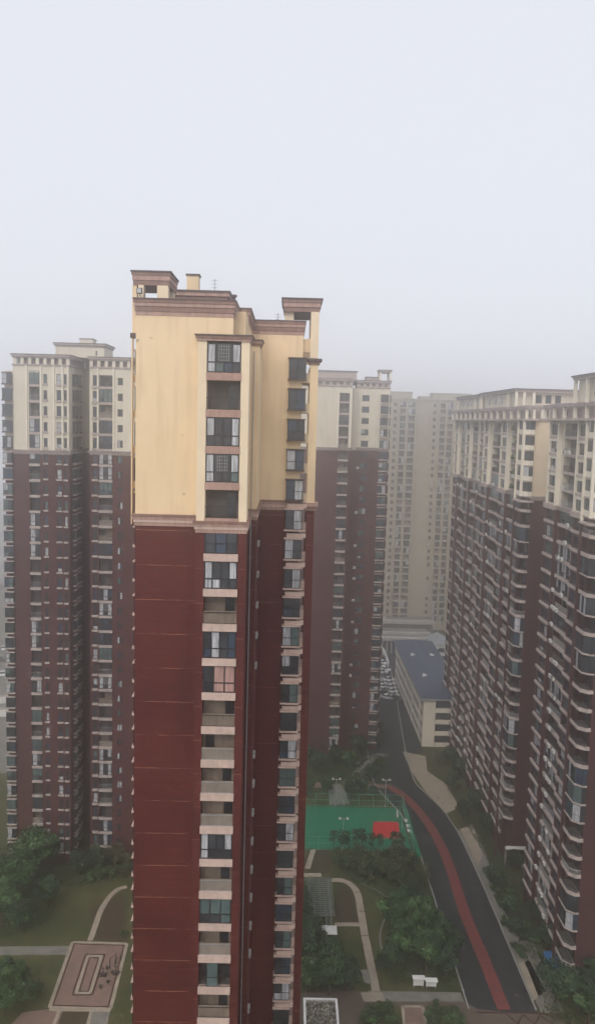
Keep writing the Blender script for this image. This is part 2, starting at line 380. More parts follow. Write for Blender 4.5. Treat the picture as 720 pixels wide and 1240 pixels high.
# the drive: a straight part, then a bend to the left round the sports court
cx = [(35.2, 60), (35.2, 100), (35.2, 122), (35.1, 143), (35.0, 158), (34.8, 169), (33.2, 183), (30.5, 192), (28.6, 200), (28.8, 215), (29.8, 232), (31.5, 255), (33.5, 285), (36, 330), (40, 400)]
cs = smooth(cx)
band('road', cs, 10.2, .02, 'asphalt')
Lk, Rk = strip(cs, 10.5)
for side, nm in ((Lk, 'kerb_left'), (Rk, 'kerb_right')): band('kerb', [p for p in side if p[1] > 118.5], .28, .12, 'kerb', t=.2)
stripe = smooth([(35.5, 118.6), (35.2, 130), (34.7, 143.6), (35.0, 157.6), (34.7, 168.7), (33.3, 180), (30.8, 189.5), (28.4, 194.8), (26.6, 197)])
band('red_path', stripe, 2.05, .045, 'red_path')
_r = random.Random(12)
for _i in range(7):
    _y = 122+_i*11.5; _x = 35.2+(-2.9 if _i % 2 else 3.1); _m = MB(); _m.tube((_x, _y, .015), (_x, _y, .03), .38, .38, 'coping', 14); tag(_m.build('drain_cover'), ['first', 'second', 'third', 'fourth', 'fifth', 'sixth', 'seventh'][_i]+' round iron drain cover on the drive, counted from its near end', 'drain cover', 'drain covers on the drive')
for _i in range(9):
    _y = _r.uniform(120, 172); _x = 35.2+_r.choice((-3, 3))+_r.uniform(-1, 1); _w = _r.uniform(.6, 1.2); _l = _r.uniform(1.5, 4)
    _m = MB(); _m.box(_x-_w, _x+_w, _y-_l, _y+_l, .0, .025+.0015*_i, 'patch'); tag(_m.build('road_patch'), None, None, None, 'structure')
# paved place at the near end of the drive, and the pavement beside it
sheet('plaza', [gp(367, 1203), gp(430, 1200), gp(557, 1203), gp(561, 1212), gp(577, 1222), gp(617, 1226.5), gp(653, 1228), (52, 112), (52, 100), (0, 100), (3.6, 121)], .03, 'duskpave')
sheet('walk', [gp(488, 1219), gp(510, 1219), gp(516, 1250), gp(491, 1250)], .05, 'pinkpave')
for _a, _b in ((gp(487, 1219), gp(490, 1250)), (gp(511, 1219), gp(517, 1250)), (gp(487, 1219), gp(511, 1219))): band('walk_border', [_a, _b], .45, .062, 'beige')
sheet('path', [gp(445, 1200), gp(557, 1202), gp(561, 1213), gp(446, 1213)], .036, 'greypave')
sheet('path', [gp(436, 1202), gp(463, 1202), gp(466, 1213), gp(440, 1213)], .040, 'beige')
pm = MB()
def line(mb, a, b, w, z, m='darkline'):
    a = Vector((a[0], a[1])); b = Vector((b[0], b[1])); d = (b-a).normalized(); n = Vector((-d.y, d.x))*w/2
    q = [a+n, b+n, b-n, a-n]
    mb.hexa([(*p, z-.03) for p in q[::-1]], [(*p, z) for p in q[::-1]], m)
for i in range(6):
    x0 = 35.5+i*2.6; y0 = 117.6; y1 = 113.6
    line(pm, (x0, y0), (x0+2.6, y1), .22, .050); line(pm, (x0, y1), (x0+2.6, y0), .22, .054)
line(pm, (31, 117.9), (52, 117.9), .25, .046); line(pm, (31, 113.3), (52, 113.3), .25, .046)
tag(pm.build('paving_pattern'), None, None, None, 'structure')
band('path', [(43.2, 118), (43.4, 128), (43.4, 136)], 3.0, .03, 'greypave'); 
sheet('pavement', [gp(553, 1007), gp(571, 997), gp(590, 1040), gp(600, 1085), gp(640, 1160), gp(660, 1215), gp(655, 1227), gp(630, 1175), gp(588, 1082)], .024, 'greypave')
sheet('pavement', [gp(487, 910), gp(515, 916), gp(517, 934), gp(540, 950), gp(556, 978), gp(540, 985), gp(515, 958), gp(498, 935)], .026, 'beige')
sheet('pavement', [gp(557, 1004), gp(572, 1000), gp(584, 1036), gp(578, 1048)], .030, 'beige')
sheet('pavement', [gp(627, 1167), gp(640, 1163), gp(660, 1200), gp(645, 1212)], .030, 'beige')
# yard west of the low block, with the car park
sheet('car_park', [gp(456, 785), gp(478, 785), gp(484, 830), gp(510, 895), gp(512, 912), gp(488, 914), gp(464, 870), gp(456, 850)], .015, 'asphalt')
# footpaths through the gardens
FP = [gp(401, 1066), gp(411, 1066), gp(423, 1070), gp(432, 1081), gp(436, 1100), gp(441, 1130), gp(448, 1165), gp(455, 1201)]
band('path', smooth(FP), 1.35, .03, 'beige'); band('path_edge', smooth(FP), 1.62, .022, 'darkline')
band('path', [gp(379, 1029), gp(372, 1052)], 1.1, .028, 'beige'); band('path', [gp(360, 1059.5), gp(389, 1059.5)], 1.3, .034, 'beige')
band('path', [gp(405, 1119.5), gp(437, 1119.5)], 1.1, .026, 'beige')
sheet('path', [gp(436, 1175), gp(441, 1190), gp(450, 1192), gp(446, 1174)], .033, 'greypave')
jm = MB()
for (a, b) in ((gp(429, 1080), gp(436, 1080)), (gp(434, 1104), gp(442, 1104)), (gp(437, 1133), gp(446, 1133))): line(jm, a, b, .16, .05)
tag(jm.build('path_joints'), None, None, None, 'structure')
band('garden_edging', smooth([gp(437, 1070), gp(455, 1078), gp(470, 1090), gp(468, 1105), gp(460, 1130), gp(462, 1150), gp(470, 1165)]), .3, .1, 'greypave', t=.12)
sheet('soil_bed', [gp(375, 1030), gp(400, 1029), gp(405, 1045), gp(393, 1060), gp(372, 1060), gp(365, 1045)], .012, 'soil')
sheet('soil_bed', [gp(412, 1070), gp(424, 1080), gp(431, 1110), gp(433, 1118), gp(410, 1118), gp(402, 1095)], .014, 'soil')
# garden behind the court
band('path', [gp(363, 951), gp(400, 951)], 2.6, .03, 'pinkpave'); band('path', [gp(431, 952), gp(470, 952)], 2.0, .03, 'pinkpave')
band('path', [gp(405, 950), gp(411, 974)], [3.5, 5], .032, 'greypave'); band('path', smooth([gp(470, 915), gp(455, 915), gp(444, 925), gp(432, 935)]), 2.0, .03, 'greypave')
sheet('path', [gp(445, 914), gp(467, 914), gp(470, 935), gp(440, 938)], .018, 'greypave')
# left garden: plaza panel, paths
pl = [(-35.5, 133.4), (-25.4, 133.4), (-25.2, 117.2), (-34.4, 117.2)]
tl, tr, brr, bl = gp(88, 1141), gp(154, 1143), gp(134, 1222), gp(60, 1220)
sheet('plaza_panel', [tl, tr, brr, bl], .03, 'pinkpave')
lm = MB()
def loop(mb, pts, w, z, m):
    for i in range(len(pts)): line(mb, pts[i], pts[(i+1) % len(pts)], w, z+.002*(i % 2), m)
def inset(pts, k):
    c = sum((Vector(p[:2]) for p in pts), Vector((0, 0)))/len(pts); out = []
    for p in pts:
        v = Vector(p[:2])-c; out.append(c+Vector((v.x-math.copysign(k, v.x), v.y-math.copysign(k, v.y))))
    return out
P4 = [tl, tr, brr, bl]
loop(lm, P4, .55, .050, 'beige'); loop(lm, inset(P4, .45), .2, .056, 'darkline')
IN = [gp(104, 1156), gp(127, 1156), gp(112, 1205), gp(88, 1205)]
loop(lm, IN, .28, .050, 'darkline'); loop(lm, inset(IN, .42), .5, .056, 'beige'); loop(lm, inset(IN, .85), .2, .062, 'darkline')
tag(lm.build('plaza_border'), None, None, None, 'structure')
band('path', [gp(-60, 1152), gp(84, 1151)], 2.3, .026, 'greypave')
band('path', smooth([gp(154, 1074), gp(143, 1077), gp(132, 1087), gp(122, 1103), gp(116, 1120), gp(109, 1139)]), 1.0, .028, 'beige')
sheet('path', [gp(60, 1222), gp(78, 1222), gp(66, 1250), gp(5, 1250), gp(28, 1226)], .024, 'pinkpave'); sheet('path', [gp(112, 1223), gp(134, 1223), gp(128, 1250), gp(105, 1250)], .024, 'greypave')
sheet('soil_bed', [gp(76, 1223), gp(111, 1223), gp(104, 1250), gp(68, 1250)], .014, 'soil')
band('path_edge', [gp(60, 1223), gp(134, 1224)], .5, .036, 'beige'); band('path_edge', [gp(72, 1224), gp(62, 1250)], .5, .038, 'beige'); band('path_edge', [gp(111, 1224), gp(104, 1250)], .5, .038, 'beige')
sheet('soil_bed', [gp(108, 1100), gp(130, 1092), gp(150, 1080), gp(155, 1140), gp(118, 1138)], .012, 'soil')
# street far to the left beyond the end tower
band('street', [(-150, 420), (-118, 340), (-100, 290), (-86, 250), (-78, 225), (-70, 200)], [16, 14, 13, 12, 11, 10], .02, 'greypave')
# sports court
CX0, CX1, CY0, CY1 = 2.0, 28.0, 166.2, 185.2
sheet('sports_court', [(CX0, CY0), (CX1, CY0), (CX1+.2, CY1), (CX0, CY1)], .035, 'court')
rp = [gp(453, 995), gp(482, 995.5), gp(484, 1010), gp(470, 1009), gp(458, 1006)]
sheet('painted_key', [gp(452, 995), gp(482, 995.5), gp(484.5, 1016), gp(450, 1015)], .042, 'court_red')

# ================================================================== MAIN TOWER
def main_tower():
    rng = random.Random(5)
    T = Tower('apartment_tower', 'tall red tiled apartment tower with yellow cream top storeys standing nearest in the middle', 'apartment tower', (-5, 78, 0))
    ZB = 81.3
    red, cr = T.mb('wall_red'), T.mb('wall_cream')
    def block(x0, x1, y0, y1, top, m1='red', m2='cream'):
        red.box(x0, x1, y0, y1, 0, ZB, m1); cr.box(x0, x1, y0, y1, ZB, top, m2)
    # front left block and its back
    block(-12.85, -7.6, 69.5, 84, 98.3)
    block(-7.6, -4.85, 70.95, 84, 98.3)
    wallA = front(69.5)
    wall_with(T, wallA, -7.6, -4.85, 96.6, 98.3, ZB, [], 1.45, cream='cream')
    # balcony bay, proud of the block
    bay = front(68.5); bands = [93.45-3*k for k in range(24)]
    u0, u1 = -6.88, -4.08
    zb0 = bands[-1]-.35
    bay.box(red, -7.6, u0, -2.4, 0, zb0, ZB, 'red'); bay.box(red, u1, -3.4, -2.4, 0, zb0, ZB, 'red')
    bay.box(red, -7.6, -3.4, -2.4, 0, 0, zb0, 'red')
    bay.box(cr, -7.6, u0, -2.4, 0, ZB, 96.3, 'cream_trim'); bay.box(cr, u1, -3.4, -2.4, 0, ZB, 96.3, 'cream_trim')
    bay.box(T.mb('balcony_back_wall'), u0, u1, -2.4, -1.3, zb0, 96.1, 'tan')
    st = 'gOwwOdwoTcoooowotoTotoot'
    st = 'gOwgOdwobcoooowotoTotood'
    for k, b in enumerate(bands):
        top = b+.3; s = st[k]
        above = b > ZB
        add_balcony(T, bay, u0, u1, top, s, rng, depth=1.3, out=.06 if above else .2, band=('pink' if above else 'ledge', .62), head=2.68, low_panel=not above, cols=4 if s in 'gwb' else 3)
    red.box(u0, u1, 68.7, 70.8, 0, zb0, 'red')
    # narrow return strip and stepped middle block
    block(-4.85, -3.9, 70.95, 84, 99.0); 
    block(-3.9, -2.8, 74.5, 84, 96.6)
    block(-4.7, -3.9, 84, 85, 96)
    # recessed right wall with a column of bay windows
    block(-4.45, 1.15, 83, 97, 98.4)
    w = front(83)
    for k in range(24):
        zc = 95.1-3*k; up = zc > ZB+1
        add_bay(T, w, -.2, 1.5, zc-1.0, zc+1.0, rng, .6, 2, 'coping' if up else 'ledge', cap=.1 if up else .16, low=.12 if up else .16)
        if not up or k == 5: ap = MB(); w.box(ap, -.05, 1.9, .002, .5, zc+1.17, zc+1.6, 'ledge'); T.part('bay_apron', ap, None, None, 1, (1, 83, zc))
    # corner balconies between wall and pillar, open sideways
    gapb = Fr(0, 84.2, 1, 0, 0, -1)
    for k in range(25):
        zc = 95.1-3*k; a = MB(); b = MB()
        a.box(1.16, 2.35, 83.4, 88.5, zc-1.35, zc-1.1, 'ledge' if zc < ZB else 'pink')
        a.box(1.16, 1.95, 83.25, 83.4, zc-1.35, zc-.35, 'ledge' if zc < ZB else 'cream_trim')
        railing(side_right(2.3), b, 84.6, 88.4, 0, zc-1.1, zc-.05, .3)
        T.part('corner_balcony', a, b, 'railing', 1.5, (1.7, 83.4, zc))
    # right pillar
    P = T.mb('corner_pillar'); P.box(1.9, 2.7, 83.0, 84.3, 0, ZB, 'red'); P.box(1.9, 2.7, 83.0, 84.3, ZB, 95.6, 'cream')
    P.box(1.9, 2.7, 88.5, 90, 0, ZB, 'red'); P.box(1.9, 2.7, 88.5, 90, ZB, 95.6, 'cream')
    moulding(P, 1.9, 2.7, 83.0, 84.3, 95.6, [(.3, .15, 'cornice'), (.25, .35, 'coping')])
    moulding(P, 1.9, 2.7, 83.0, 84.3, 81.0, [(.45, .2, 'cornice'), (.35, .35, 'pink')])
    # roof pergola on the right
    G = T.mb('roof_pergola')
    for (x0, x1, y0, y1) in ((-.75, .15, 83.6, 84.5), (1.85, 2.65, 83.0, 84.2), (-.75, .15, 89, 90), (1.85, 2.65, 89, 90)):
        G.box(x0, x1, y0, y1, 96.2 if x0 > 1 else 98.4, 100.7, 'cream_trim')
    G.box(.4, 1.85, 88.9, 89.3, 96.0, 98.2, 'cream'); G.box(1.16, 1.9, 83.5, 84, 96.8, 98.1, 'cream')
    moulding(G, -.75, 2.65, 83.2, 90, 100.7, [(.45, .05, 'cornice'), (.45, .15, 'pink'), (.3, .25, 'cornice'), (.12, .35, 'coping')])
    # left pillar and roof pergola
    LP = T.mb('left_pillar'); LP.box(-13.30, -13.20, 70.0, 70.5, ZB-.4, 96.9, 'cream'); LP.box(-13.25, -12.87, 70.0, 70.6, 96.9, 100.8, 'cream'); LP.box(-13.4, -12.87, 69.9, 70.7, 96.5, 96.898, 'coping')
    G = T.mb('roof_pergola#left')
    G.box(-12.75, -12.3, 69.9, 70.8, 99.8, 100.8, 'cream_trim'); G.box(-11.2, -10.3, 69.9, 70.8, 99.8, 100.8, 'cream_trim')
    G.box(-11.2, -10.3, 73.2, 74, 99.8, 100.8, 'cream_trim')
    moulding(G, -13.1, -10.3, 70.0, 74.3, 100.8, [(.4, .08, 'cornice'), (.4, .14, 'pink'), (.25, .2, 'cornice'), (.12, .28, 'coping')])
    # left side bay windows
    sl_ = side_left(-12.85)
    for k in range(24):
        zc = 94.6-3*k; up = zc > ZB+1
        add_bay(T, sl_, 70.62, 72.6, zc-(1.1 if up else .6), zc+.9, rng, .3, 2, 'cream' if up else 'ledge', kind='side_bay_window', cap=.1, low=.6 if up else .2)
    # belt course
    B = T.mb('belt_course')
    for x0, x1, y0, y1, off in ((-12.85, -7.6, 69.5, 84, 0), (-7.6, -3.4, 68.5, 73, -.35), (-3.9, -2.8, 74.5, 84, .1), (-4.45, 1.15, 83, 90, .15)):
        moulding(B, x0, x1, y0, y1, 80.85+off, [(.3, .06, 'pink'), (.25, .13, 'ledge'), (.25, .19, 'pink'), (.2, .26, 'cornice')])
    # cornices
    C = T.mb('cornice'); pr = [(.35, .03, 'pink'), (.4, .09, 'cornice'), (.3, .15, 'pink'), (.25, .21, 'cornice'), (.1, .26, 'coping')]
    moulding(C, -12.85, -4.85, 69.5, 84, 98.3, pr)
    moulding(C, -4.85, -3.9, 75.5, 84, 98.5, pr); moulding(C, -4.45, 1.15, 83, 97, 98.4, pr)
    moulding(C, -7.6, -3.4, 68.5, 70.9, 96.3, [(.2, .12, 'pink'), (.22, .2, 'cornice'), (.1, .28, 'coping')])
    moulding(C, -3.9, -2.8, 74.5, 77, 96.5, [(.2, .1, 'cornice'), (.25, .2, 'pink'), (.1, .3, 'coping')])
    # roof storey, chimney, aerials
    Pn = T.mb('penthouse'); Pn.box(-11, -6.0, 77, 88, 99.7, 100.7, 'cream'); moulding(Pn, -11, -6.0, 77, 88, 100.7, [(.35, .1, 'cornice'), (.35, .25, 'pink'), (.15, .35, 'coping')])
    Ch = T.mb('chimney'); Ch.box(-9.9, -8.8, 79, 80.2, 101.5, 103.2, 'cream'); Ch.box(-10.0, -8.7, 78.9, 80.3, 103.2, 103.35, 'coping')
    V = T.mb('roof_vent')
    V.tube((-5.3, 76, 99.7), (-5.3, 76, 100.9), .18, .18, 'coping', 8); V.tube((-5.3, 76, 100.9), (-5.3, 76, 101.1), .3, .3, 'coping', 8)
    for (ax, ay, az, ah) in ((-7.4, 80, 101.5, 1.6), (-10.4, 84, 101.5, 1.1), (-1.5, 88, 99.8, 1.3)):
        A_ = MB(); A_.tube((ax, ay, az), (ax, ay, az+ah), .03, .02, 'frame', 5)
        for q in (.5, .7, .9): A_.tube((ax-.3, ay, az+ah*q), (ax+.3, ay, az+ah*q), .015, .015, 'frame', 4)
        T.part('aerial', A_, None, None, 1, (ax, ay, az))
    L_ = T.mb('floodlight'); L_.box(-12.75, -12.3, 69.1, 69.35, 100.0, 100.45, 'frame'); L_.tube((-12.5, 69.4, 99.8), (-12.5, 69.25, 100.1), .04, .04, 'frame'); L_.box(-12.7, -12.35, 69.08, 69.1, 100.05, 100.4, 'alu')
    # downpipes
    D = T.mb('downpipe'); D.tube((-3.3, 74.3, 0), (-3.3, 74.3, 96), .05, .05, 'grey'); D.tube((-4.2, 82.6, 83), (-4.2, 82.6, 97), .05, .05, 'grey')
    # a few air conditioner boxes on the return
    for k in range(22):
        if rng.random() < .8:
            a = MB(); z = 78-3*k; a.box(-2.8, -2.58, 78.0, 78.7, z, z+.5, 'offwhite'); a.box(-2.578, -2.57, 78.1, 78.6, z+.06, z+.44, 'grey'); a.box(-2.8, -2.6, 77.95, 78.75, z-.06, z-.002, 'grey')
            T.part('air_conditioner', a, None, None, .5, (-3, 79.5, z))
    T.finish()
main_tower()

# ================================================================== OTHER TOWERS
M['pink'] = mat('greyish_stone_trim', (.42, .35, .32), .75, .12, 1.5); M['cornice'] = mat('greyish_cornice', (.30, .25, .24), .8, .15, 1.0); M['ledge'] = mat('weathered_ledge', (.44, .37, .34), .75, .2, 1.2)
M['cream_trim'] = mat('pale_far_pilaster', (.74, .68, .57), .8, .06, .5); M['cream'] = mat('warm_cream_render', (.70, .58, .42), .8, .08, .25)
def fl_open(base, n, lo, hi, step=3.0): return [(base-step*k+lo, base-step*k+hi) for k in range(n)]
def win_col(T, fr, clist, u0, u1, tops, lo, hi, rng, **kw):
    ops = [(z+lo, z+hi) for z in tops]; clist.append((u0, u1, ops))
    for a, b in ops: add_window(T, fr, u0, u1, a, b, rng, **kw)
def balc_col(T, fr, cols, u0, u1, tops, rng, head=2.65, band=.5, ZB=82.4, glazed=.55, out=.25, zmin=0, kind='balcony', ncol=3):
    ops = [(z-band, z-band+3.0-.003) for z in tops]
    ops = [(min(z for z, _ in ops), max(h for _, h in ops)-.3)]; cols.append((u0, u1, ops))
    lo, hi = ops[0]
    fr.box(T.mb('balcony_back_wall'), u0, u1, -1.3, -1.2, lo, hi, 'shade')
    fr.box(T.mb('balcony_head'), u0+.002, u1-.002, -1.2, -.02, hi-.1, hi-.002, 'pink')
    for z in tops:
        s = rng.choice('gdwbt') if rng.random() < glazed else rng.choice('OOo')
        add_balcony(T, fr, u0, u1, z, s, rng, depth=1.2, out=.05 if z > ZB else out, band=('pink' if z > ZB else 'ledge', band), head=3.0-band+.3, kind=kind, cols=ncol)

def left_tower():
    rng = random.Random(11)
    T = Tower('apartment_tower', 'wide red and cream apartment tower at the left edge behind the nearest tower', 'apartment tower', (-41, 165, 0))
    ZB = 82.4; TOP = 99.0; tops = [95.6-3*k for k in range(32)]        # slab level of each storey
    f = front(158); c = []
    # left block
    balc_col(T, f, c, -49.3, -47.3, tops, rng, kind='balcony', ncol=2)
    win_col(T, f, c, -46.55, -45.85, tops, .2, 1.9, rng, cols=1, rail=0, kind='narrow_window', ledge=(.35, .2, 'ledge'))
    win_col(T, f, c, -44.1, -43.2, tops, .1, 2.0, rng, cols=1, rail=.7, kind='narrow_window', ledge=(.3, .3, 'ledge'))
    win_col(T, f, c, -42.7, -42.1, tops, .1, 2.0, rng, cols=1, rail=0, kind='narrow_window', ledge=(.35, .3, 'ledge'))
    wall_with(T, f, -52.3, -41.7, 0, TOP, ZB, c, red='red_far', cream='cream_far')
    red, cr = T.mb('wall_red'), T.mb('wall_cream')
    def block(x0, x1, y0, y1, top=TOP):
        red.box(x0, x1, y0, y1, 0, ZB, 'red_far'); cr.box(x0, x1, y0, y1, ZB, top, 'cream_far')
    block(-52.3, -41.7, 159.31, 172)
    for x in (-49.75, -47.0, -44.6, -43.0, -41.95):                             # pilasters on the cream storeys
        f.box(T.mb('pilaster#%g' % x), x-.16, x+.16, .002, .22, ZB+.6, TOP, 'cream_trim')
    # corner bays at the far left
    for z in tops:
        add_bay(T, f, -54.2, -52.5, z+.0, z+2.0, rng, .5, 2, 'ledge' if z < ZB else 'coping', kind='corner_bay_window', low=.25)
    block(-54.0, -52.302, 158.3, 166, 98.0)
    sd = side_right(-41.7)
    for z in tops:
        add_bay(T, sd, 160.2, 161.9, z+.1, z+2.0, rng, .5, 2, 'ledge' if z < ZB else 'coping', kind='side_bay_window', low=.3)
        add_bay(T, sd, 163.5, 165.2, z+.1, z+2.0, rng, .5, 2, 'ledge' if z < ZB else 'coping', kind='side_bay_window', low=.3)
    # deep centre
    block(-41.69, -37.2, 170, 180)
    # right block
    g = front(161); c = []
    win_col(T, g, c, -38.0, -37.1, tops, .1, 2.1, rng, cols=1, rail=.7, kind='narrow_window', ledge=(.4, .4, 'ledge'))
    balc_col(T, g, c, -36.8, -34.2, tops, rng, kind='balcony', ncol=3)
    win_col(T, g, c, -33.2, -32.2, tops, .3, 1.7, rng, cols=2, rail=0, kind='small_window')
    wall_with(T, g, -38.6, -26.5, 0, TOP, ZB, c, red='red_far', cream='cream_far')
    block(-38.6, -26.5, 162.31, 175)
    for x in (-37.0, -34.0): g.box(T.mb('pilaster#%g' % x), x-.16, x+.14, .002, .22, ZB+.6, TOP, 'cream_trim')
    B = T.mb('belt_course'); C = T.mb('cornice'); pr = [(.25, .1, 'pink'), (.25, .25, 'ledge'), (.25, .4, 'cornice')]
    for x0, x1, y0, y1, o in ((-52.3, -41.7, 158, 172, 0), (-54.0, -52.3, 158.3, 166, .05), (-38.6, -26.5, 161, 175, .02), (-41.7, -38.6, 170, 176, .04)):
        moulding(B, x0, x1, y0, y1, ZB+.05+o, pr)
    # parapet storey with openings, then the cornice
    for x0, x1, y0, y1 in ((-52.3, -41.7, 158, 172), (-38.6, -26.5, 161, 175)):
        moulding(C, x0, x1, y0, y1, TOP, [(.2, .15, 'cornice'), (.15, .05, 'pink')])
        n = int((x1-x0)/1.5)
        for i in range(n+1):
            x = x0+(x1-x0-.6)*i/n; PP = MB(); PP.box(x, x+.6, y0+.1, y0+.6, TOP+.35, TOP+1.5, 'cream_far'); T.part('parapet_post', PP, None, None, 1, (x, y0, TOP))
        moulding(C, x0, x1, y0+.1, y1, TOP+1.5, [(.3, .15, 'cornice'), (.3, .3, 'pink'), (.12, .4, 'coping')])
        T.mb('roof_storey').box(x0+.5, x1-.5, y0+1.2, y1-.1, TOP+.35, TOP+1.5, 'pink')
    cr.box(-41.69, -38.61, 170, 180, TOP, TOP+1.8, 'cream_far'); moulding(C, -41.69, -38.61, 170, 180, TOP+1.8, [(.3, .2, 'cornice')])
    Pn = T.mb('penthouse'); Pn.box(-46.5, -36.9, 166, 174, TOP+2.3, 103.4, 'cream_far'); moulding(Pn, -46.5, -36.9, 166, 174, 103.4, [(.3, .15, 'cornice'), (.3, .35, 'pink'), (.12, .45, 'coping')])
    Pn.box(-42, -39.4, 167, 170, 104.1, 105.0, 'cream_far'); Pn.box(-42.1, -39.3, 166.9, 170.1, 105.0, 105.15, 'coping'); Pn.box(-38.6, -38.3, 165.97, 166, 101.8, 102.7, 'glass_dark')
    T.finish()
left_tower()

def middle_tower():
    rng = random.Random(23)
    T = Tower('apartment_tower', 'hazy red and cream apartment tower rising behind the right side of the nearest tower', 'apartment tower', (16, 222, 0))
    ZB = 82.6; TOP = 99.0; tops = [95.3-3*k for k in range(32)]
    f = front(215); c = []
    balc_col(T, f, c, 12.75, 15.3, tops, rng, kind='balcony', glazed=.4)
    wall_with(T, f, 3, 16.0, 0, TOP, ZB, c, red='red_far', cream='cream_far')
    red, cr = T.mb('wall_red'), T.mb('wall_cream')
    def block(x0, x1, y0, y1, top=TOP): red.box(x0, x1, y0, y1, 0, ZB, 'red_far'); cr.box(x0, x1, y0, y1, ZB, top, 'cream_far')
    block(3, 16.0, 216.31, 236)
    for x in (12.4, 15.7): f.box(T.mb('pilaster#%g' % x), x-.25, x+.25, .002, .4, ZB+.6, TOP-.8, 'cream_trim')
    block(16.0, 17.6, 219, 236)
    g = front(220); c = []
    win_col(T, g, c, 19.0, 20.9, tops, .3, 1.9, rng, cols=2, rail=.5, kind='window')
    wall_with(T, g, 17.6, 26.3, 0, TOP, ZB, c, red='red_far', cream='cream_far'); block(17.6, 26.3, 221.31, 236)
    for z in tops: add_bay(T, g, 23.9, 25.9, z+.1, z+2.1, rng, .6, 2, 'ledge', kind='bay_window', low=.35)
    sd = side_right(26.3)
    for z in tops: add_bay(T, sd, 221.5, 224, z+.1, z+2.0, rng, .5, 2, 'ledge', kind='side_bay_window', low=.35)
    for z in tops[6:26]:
        if rng.random() < .4:
            a = MB(); g.box(a, 18.0, 18.7, .01, .35, z+.4, z+1.0, 'white'); g.box(a, 18.1, 18.5, .352, .36, z+.5, z+.9, 'grey'); p = (18.3, 220, z); T.part('air_conditioner', a, None, None, .4, p)
    B = T.mb('belt_course'); C = T.mb('cornice'); pr = [(.25, .1, 'pink'), (.25, .25, 'ledge'), (.25, .4, 'cornice')]
    for x0, x1, y0, y1, o in ((3, 16, 215, 230, 0), (17.6, 26.3, 220, 236, .03)):
        moulding(B, x0, x1, y0, y1, ZB+.05+o, pr); moulding(C, x0, x1, y0, y1, TOP, [(.2, .15, 'cornice'), (.15, .05, 'pink')])
        n = int((x1-x0)/1.7)
        for i in range(n+1):
            x = x0+(x1-x0-.7)*i/n; PP = MB(); PP.box(x, x+.7, y0+.1, y0+.6, TOP+.35, TOP+1.3, 'pink'); T.part('parapet_post', PP, None, None, 1, (x, y0, TOP))
        moulding(C, x0, x1, y0+.1, y1, TOP+1.3, [(.3, .15, 'cornice'), (.4, .3, 'pink'), (.12, .4, 'coping')])
        T.mb('roof_storey').box(x0+.5, x1-.5, y0+1.0, y1-.1, TOP+.35, TOP+1.3, 'cream_far')
    Pn = T.mb('penthouse'); Pn.box(5, 17.5, 222, 230, 101, 103.1, 'pink'); moulding(Pn, 5, 17.5, 222, 230, 103.1, [(.3, .15, 'cornice'), (.12, .35, 'coping')])
    Pn.box(20.2, 23.2, 223, 228, 101, 102, 'pink'); Pn.box(20.1, 23.3, 222.9, 228.1, 102, 102.2, 'coping')
    G = T.mb('roof_pergola')
    for x in (23.6, 26.2):
        for y in (220.3, 225): G.box(x-.25, x+.25, y, y+.5, 100.9, 103.2, 'cream_trim')
    moulding(G, 23.5, 26.4, 220.4, 225.4, 103.2, [(.35, .1, 'cornice'), (.3, .25, 'pink'), (.12, .35, 'coping')])
    T.finish()
middle_tower()

def far_tower():
    keep = dict(M); M['pink'] = M['ledge'] = M['cornice'] = mat('fogged_beige_trim', (.36, .33, .27), .8, .1, .5)  # trim dulled towards the wall colour, painting in the fog's low contrast
    rng = random.Random(31)
    T = Tower('apartment_tower', 'faint grey beige apartment tower fading into the fog in the gap', 'apartment tower', (60, 362, 0))
    tops = [97-3*k for k in range(32)]; ZB = 86
    f = front(355); c = []
    for a, b in ((47.0, 49.4), (50.6, 53.4), (64.2, 66.4), (67.4, 69.6), (78, 81)):
        balc_col(T, f, c, a, b, tops, rng, ZB=50, glazed=.35, kind='balcony', ncol=2, band=.6)
    for a in (44.3, 61.2, 75): win_col(T, f, c, a, a+1.2, tops, .3, 1.8, rng, cols=1, rail=0, kind='window', sub=False)
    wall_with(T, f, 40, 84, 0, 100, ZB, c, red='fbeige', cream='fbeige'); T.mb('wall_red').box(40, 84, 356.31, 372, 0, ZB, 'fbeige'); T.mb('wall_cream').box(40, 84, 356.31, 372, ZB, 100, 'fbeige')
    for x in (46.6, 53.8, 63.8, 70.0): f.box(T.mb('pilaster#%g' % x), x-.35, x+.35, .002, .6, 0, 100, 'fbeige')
    C = T.mb('cornice'); moulding(C, 40, 84, 355, 372, 100, [(.4, .3, 'pink'), (.3, .5, 'cornice')])
    Pn = T.mb('penthouse'); Pn.box(43, 52.5, 359, 368, 100.7, 103.4, 'fbeige'); Pn.box(56, 60, 359, 368, 100.7, 102, 'fbeige'); Pn.box(61.5, 78, 359, 368, 100.7, 103.2, 'fbeige')
    moulding(Pn, 43, 52.5, 359, 368, 103.4, [(.3, .3, 'cornice')]); moulding(Pn, 61.5, 78, 359, 368, 103.2, [(.3, .3, 'cornice')])
    T.finish(); M.update(keep)
far_tower()

